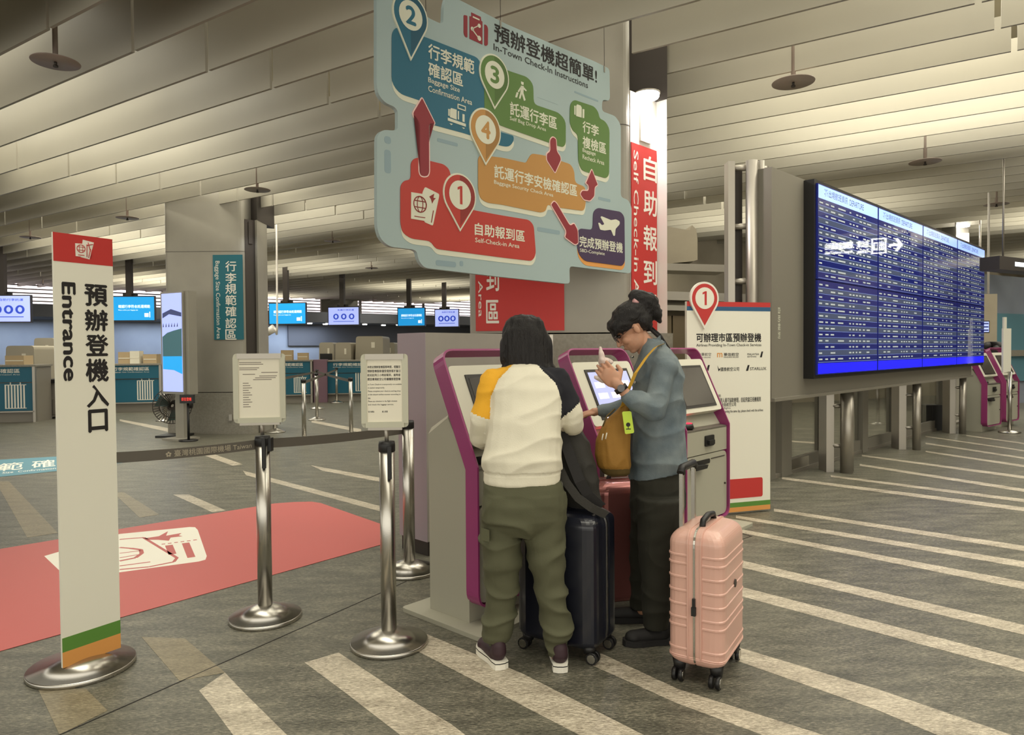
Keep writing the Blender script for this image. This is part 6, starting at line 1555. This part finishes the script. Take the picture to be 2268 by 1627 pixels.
mb = MB(); mb.tube([PB(1436, 725, -.02), PB(1455, 742, -.03), PB(1472, 760, -.05)], [.008, .009, .003], 6); mb.tube([PB(1440, 722, .01), PB(1462, 742, .0), PB(1484, 772, -.05)], [.006, .008, .002], 6); mb.build('hair_strand', 'hair_black', pb_, bB)
mb = MB(); mb.tube([PB(1402, 665, -.05), PB(1412, 672, -.045)], .012, 8); mb.build('hair_clip', mat('clip', srgb(200, 150, 150), 0.4), pb_, bB)
# denim shirt
def ringB(v, cx, hw, ry, tilt=0.0, dy=0): return (PB(cx, v, dy), hw * pxB, ry, Vector((1, 0, tilt)), Y_, 24, .9)
sh = [loft([ringB(1046, 1456, 61, .165, .22), ringB(1030, 1457, 62, .170, .16), ringB(990, 1457, 60, .172, .08), ringB(940, 1456, 56, .170, 0), ringB(890, 1457, 54, .172, 0), ringB(845, 1458, 52, .178, 0), ringB(812, 1458, 48, .165, .0),
            ringB(790, 1457, 42, .125, -.1), ringB(772, 1452, 32, .085, -.25), ringB(760, 1448, 26, .065, -.35), ringB(752, 1446, 24, .060, -.35)])]
for arm in (aN, aF):
    sh += [cap(arm[0][0], arm[1][0], arm[0][1], arm[1][1]), cap(arm[1][0], arm[2][0], arm[1][1], arm[2][1] + .004)]
sh += [cap(PB(1455, 800, -.08), aN[0][0], .06, .06), cap(PB(1455, 800, .08), aF[0][0], .06, .058)]
fo3 = folds(.014, 6, 7, 4.0, .8)
blob('shirt', sh, .0062, 'denim', pb_, bB, 2, lambda p: fo3(p))
# collar
mb = MB()
for s in (-1, 1):
    a = PB(1424, 775, s * .045); b_ = PB(1462, 742, s * .05); c_ = PB(1466, 770, s * .075); d_ = PB(1436, 800, s * .07)
    o_ = Vector((0, s * .006, 0)); mb.hexa([d_, c_, b_, a, d_ + o_, c_ + o_, b_ + o_, a + o_])
mb.build('collar', 'denim', pb_, bB)
for v, u in ((790, 1402), (846, 1410), (1003, 1399)):
    mb = MB(); p = PB(u, v, -.05); mb.tube([p, p + Vector((-.012, -.012, 0))], .006, 8); mb.build('button', 'steel', pb_, bB)
# trousers
tr = [loft([(PB(1456, 1010), 54 * pxB, .14, X_, Y_, 20, .9), (PB(1456, 1060), 60 * pxB, .155, X_, Y_, 20, .9), (PB(1455, 1110), 60 * pxB, .155, X_, Y_, 20, .9), (PB(1452, 1150), 52 * pxB, .14, X_, Y_, 20, .9)])]
def legB(rows, dy): return loft([(PB(cx, v, dy), hw * pxB, hw * pxB * 1.1, X_, Y_, 20, .9) for v, cx, hw in rows])
tr.append(legB([(1100, 1462, 50), (1150, 1462, 47), (1210, 1458, 42), (1260, 1456, 36), (1310, 1455, 32), (1350, 1454, 29), (1388, 1453, 27)], -.11))
tr.append(legB([(1100, 1444, 46), (1150, 1438, 42), (1210, 1430, 36), (1260, 1426, 31), (1310, 1423, 27), (1345, 1421, 25)], .13))
fo4 = folds(.009, 5, 9, 1.0, .7)
blob('trousers', tr, .007, 'dark_olive', pb_, bB, 2, lambda p: fo4(p))
shoe(pb_, Vector((.755, 3.34, 0)), Vector((-1, -.12, 0)), .25, 'shoe_black', 'shoe_black', bB, .10, .03)
shoe(pb_, Vector((.72, 3.60, 0)), Vector((-1, .05, 0)), .25, 'shoe_black', 'shoe_black', bB, .10, .03)
# watch
mb = MB(); a, b_ = PB(1380, 867, -.22), PB(1370, 853, -.22); d_ = (b_ - a).normalized(); c_ = a.lerp(b_, .45)
mb.tube([c_ - d_ * .011, c_ + d_ * .011], .031, 16); wo = mb.build('watch_strap', 'black_plastic', pb_, bB)
mb = MB(); q = c_ + Vector((-.004, -.030, .004)); mb.tube([q, q + Vector((-.002, -.009, .001))], .017, 14); mb.build('watch_face', 'screen_off', wo, bB)
# tissue
tb = PB(1330, 800, -.20)
tis = [cap(PB(1330, 770, -.17), PB(1334, 796, -.17), .005, .019), cap(PB(1334, 796, -.17), PB(1350, 802, -.15), .018, .014), cap(PB(1322, 836, -.18), PB(1340, 846, -.18), .012, .010), cap(PB(1334, 800, -.15), PB(1328, 838, -.16), .012, .010)]
to = blob('tissue', tis, .005, 'tissue', None, tb, 1, lambda p: .008 * noise.noise(p * 45)); tag(to, 'crumpled white tissue held in the raised hand of the woman in denim', 'tissue')
# ------------------------------------------------------------------ mustard bag with strap and tag
bb = PB(1360, 970, -.12)
t = thing('shoulder_bag', 'mustard yellow shoulder bag hanging in front of the woman in denim', 'bag', bb)
bp = [loft([(PB(cx_, v_, -.12), hw_ * pxB, ry_, X_, Y_, 16, .95) for v_, cx_, hw_, ry_ in ((888, 1388, 5, .012), (900, 1384, 11, .024), (920, 1375, 20, .04), (945, 1364, 31, .052), (975, 1359, 37, .062), (1005, 1358, 38, .068), (1030, 1361, 36, .066), (1046, 1366, 27, .052), (1053, 1370, 16, .035))])]
fo5 = folds(.007, 12, 6, 3.0, .8)
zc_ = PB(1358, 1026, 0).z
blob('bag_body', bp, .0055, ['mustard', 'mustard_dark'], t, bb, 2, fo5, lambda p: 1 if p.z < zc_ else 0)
mb = MB(); mb.tube([PB(1335, 944, -.19), PB(1345, 920, -.185), PB(1362, 905, -.17)], .004, 5); mb.build('zipper', 'mustard_dark', t)
for q in ((1336, 960), (1344, 958)): 
    mb = MB(); mb.tube([PB(q[0], q[1], -.195), PB(q[0] - 3, q[1] + 14, -.195)], .003, 5); mb.build('zip_cord', 'paper', t)
def ribbon(mb, pts, w, th, side):
    vs = []
    for i, p in enumerate(pts):
        vs += [p - side * w - Vector((0, th, 0)), p + side * w - Vector((0, th, 0)), p + side * w + Vector((0, th, 0)), p - side * w + Vector((0, th, 0))]
    fs = [(4 * i + k, 4 * i + 4 + k, 4 * i + 4 + (k + 1) % 4, 4 * i + (k + 1) % 4) for i in range(len(pts) - 1) for k in range(4)]
    mb.add(vs, fs)
mb = MB(); ribbon(mb, [PB(1378, 900, -.14), PB(1392, 862, -.20), PB(1408, 825, -.225), PB(1432, 790, -.21), PB(1452, 768, -.14), PB(1466, 763, -.06), PB(1474, 770, .02)], .013, .003, Vector((.8, 0, .45))); mb.build('strap', 'yellow_strap', t)
mb = MB(); ribbon(mb, [PB(1398, 960, -.12), PB(1396, 1010, -.12), PB(1388, 1040, -.12)], .008, .004, X_); mb.build('side_strap', 'strap_dark', t)
mb = MB(); a = PB(1390, 936, -.225); P = lambda x, z, d: a + Vector((x, -d, z)) 
mb.prism(P, rounded([(-.026, .052), (.016, .054), (.030, -.046), (-.012, -.052)], .008), 0, .004); tg = mb.build('luggage_tag', 'tag_green', t)
mb = MB(); mb.prism(P, circle(.002, -.008, .010, 12), .004, .005); mb.prism(P, [(-.008, -.026), (.014, -.026), (.014, -.03), (-.008, -.03)], .004, .005); mb.prism(P, [(.001, -.018), (.004, -.018), (.004, -.028), (.001, -.028)], .004, .005); mb.build('tag_symbol', 'black_ink', tg)
# ------------------------------------------------------------------ backpack on the navy suitcase
bc = D(1285, 1040, 3.28)
t = thing('backpack', 'dark grey backpack slumped on top of the navy suitcase', 'backpack', bc)
def K(u, v, y=3.30): return D(u, v, y)
bp = [loft([(K(1252, 948, 3.30), .030, .05, X_, Y_, 16, 1), (K(1262, 960, 3.30), .062, .085, X_, Y_, 16, 1), (K(1268, 985, 3.30), .082, .10, X_, Y_, 16, .9), (K(1274, 1020, 3.30), .090, .11, X_, Y_, 16, .9), (K(1280, 1060, 3.31), .095, .115, X_, Y_, 16, .9),
            (K(1286, 1095, 3.32), .095, .115, X_, Y_, 16, .9), (K(1292, 1118, 3.33), .088, .11, X_, Y_, 16, .9)])]
blob('pack_body', bp, .007, 'backpack', t, bc, 2, folds(.010, 8, 7, 6.0, .8))
mb = MB(); ribbon(mb, [K(1244, 958, 3.20), K(1256, 990, 3.17), K(1268, 1025, 3.16), K(1284, 1065, 3.15), K(1302, 1095, 3.16), K(1330, 1120, 3.18)], .026, .008, Vector((.86, 0, .35))); mb.build('shoulder_strap', 'strap_dark', t)
mb = MB(); ribbon(mb, [K(1242, 1040, 3.18), K(1256, 1070, 3.15), K(1280, 1102, 3.14), K(1310, 1124, 3.14), K(1343, 1140, 3.16)], .022, .008, Vector((.6, 0, .6))); mb.build('shoulder_strap', 'backpack', t)
mb = MB(); mb.tube([K(1244, 1060, 3.19), K(1249, 1120, 3.18), K(1255, 1165, 3.17)], .004, 5); mb.build('cord', 'paper', t)
# ------------------------------------------------------------------ person bending behind the distant kiosks
YC = 13.6
bC = Vector((D(2208, 900, YC).x, YC, 0)); kc = YC / F
def PC(u, v, dy=0.0): return D(u, v, YC + dy)
pc_p = thing('person', 'distant person in black bending over the far pink kiosks', 'person', bC)
hp, LC, axC = head_parts(PC(2188, 772), Vector((-.7, -.1, -.7)), Vector((-.6, 0, .8)), 1.0)
body = hp[:-1] + [cap(PC(2192, 770), PC(2205, 768), .05, .055), loft([(PC(2216, 850), .13, .16, X_, Y_, 16, .9), (PC(2213, 800), .12, .17, X_, Y_, 16, .9), (PC(2208, 765), .10, .16, X_, Y_, 16, .9)])]
for dy in (-.1, .1): body += [cap(PC(2216, 860, dy), PC(2218, 900, dy), .085, .06), cap(PC(2218, 900, dy), Vector((PC(2220, 900).x, YC + dy, .06)), .06, .045)]
for dy in (-.17, .17): body += [cap(PC(2206, 775, dy), PC(2196, 805, dy), .045, .04), cap(PC(2196, 805, dy), PC(2180, 800, dy), .036, .028)] + hand_parts(PC(2179, 800, dy), Vector((-1, 0, -.2)), Vector((0, 0, -1)), .4, 1.0)
blob('body', body, .012, 'skin', pc_p, bC, 2)
blob('jacket', [loft([(PC(2215, 845), .15, .19, X_, Y_, 16, .9), (PC(2213, 800), .15, .21, X_, Y_, 16, .9), (PC(2207, 765), .13, .19, X_, Y_, 16, .9), (PC(2200, 756), .09, .12, X_, Y_, 16, .9)])] + [cap(PC(2206, 772, dy), PC(2196, 805, dy), .065, .055) for dy in (-.18, .18)] + [cap(PC(2196, 805, dy), PC(2184, 801, dy), .05, .04) for dy in (-.18, .18)], .014, 'shoe_black', pc_p, bC, 2)
blob('trousers', [cap(PC(2216, 850, dy), PC(2218, 900, dy), .10, .075) for dy in (-.1, .1)] + [cap(PC(2218, 900, dy), Vector((PC(2220, 900).x, YC + dy, .10)), .075, .06) for dy in (-.1, .1)], .014, 'shoe_black', pc_p, bC, 2)
blob('hair', [ell(LC(0, -.02, .04), (.085, .10, .085), axC)], .01, 'hair_black', pc_p, bC, 1)
for dy in (-.1, .1): shoe(pc_p, Vector((PC(2220, 900).x + .05, YC + dy, 0)), Vector((-1, 0, 0)), .26, 'shoe_black', 'shoe_black', bC)
for o in bpy.data.objects:
    if '_base' in o: del o['_base']
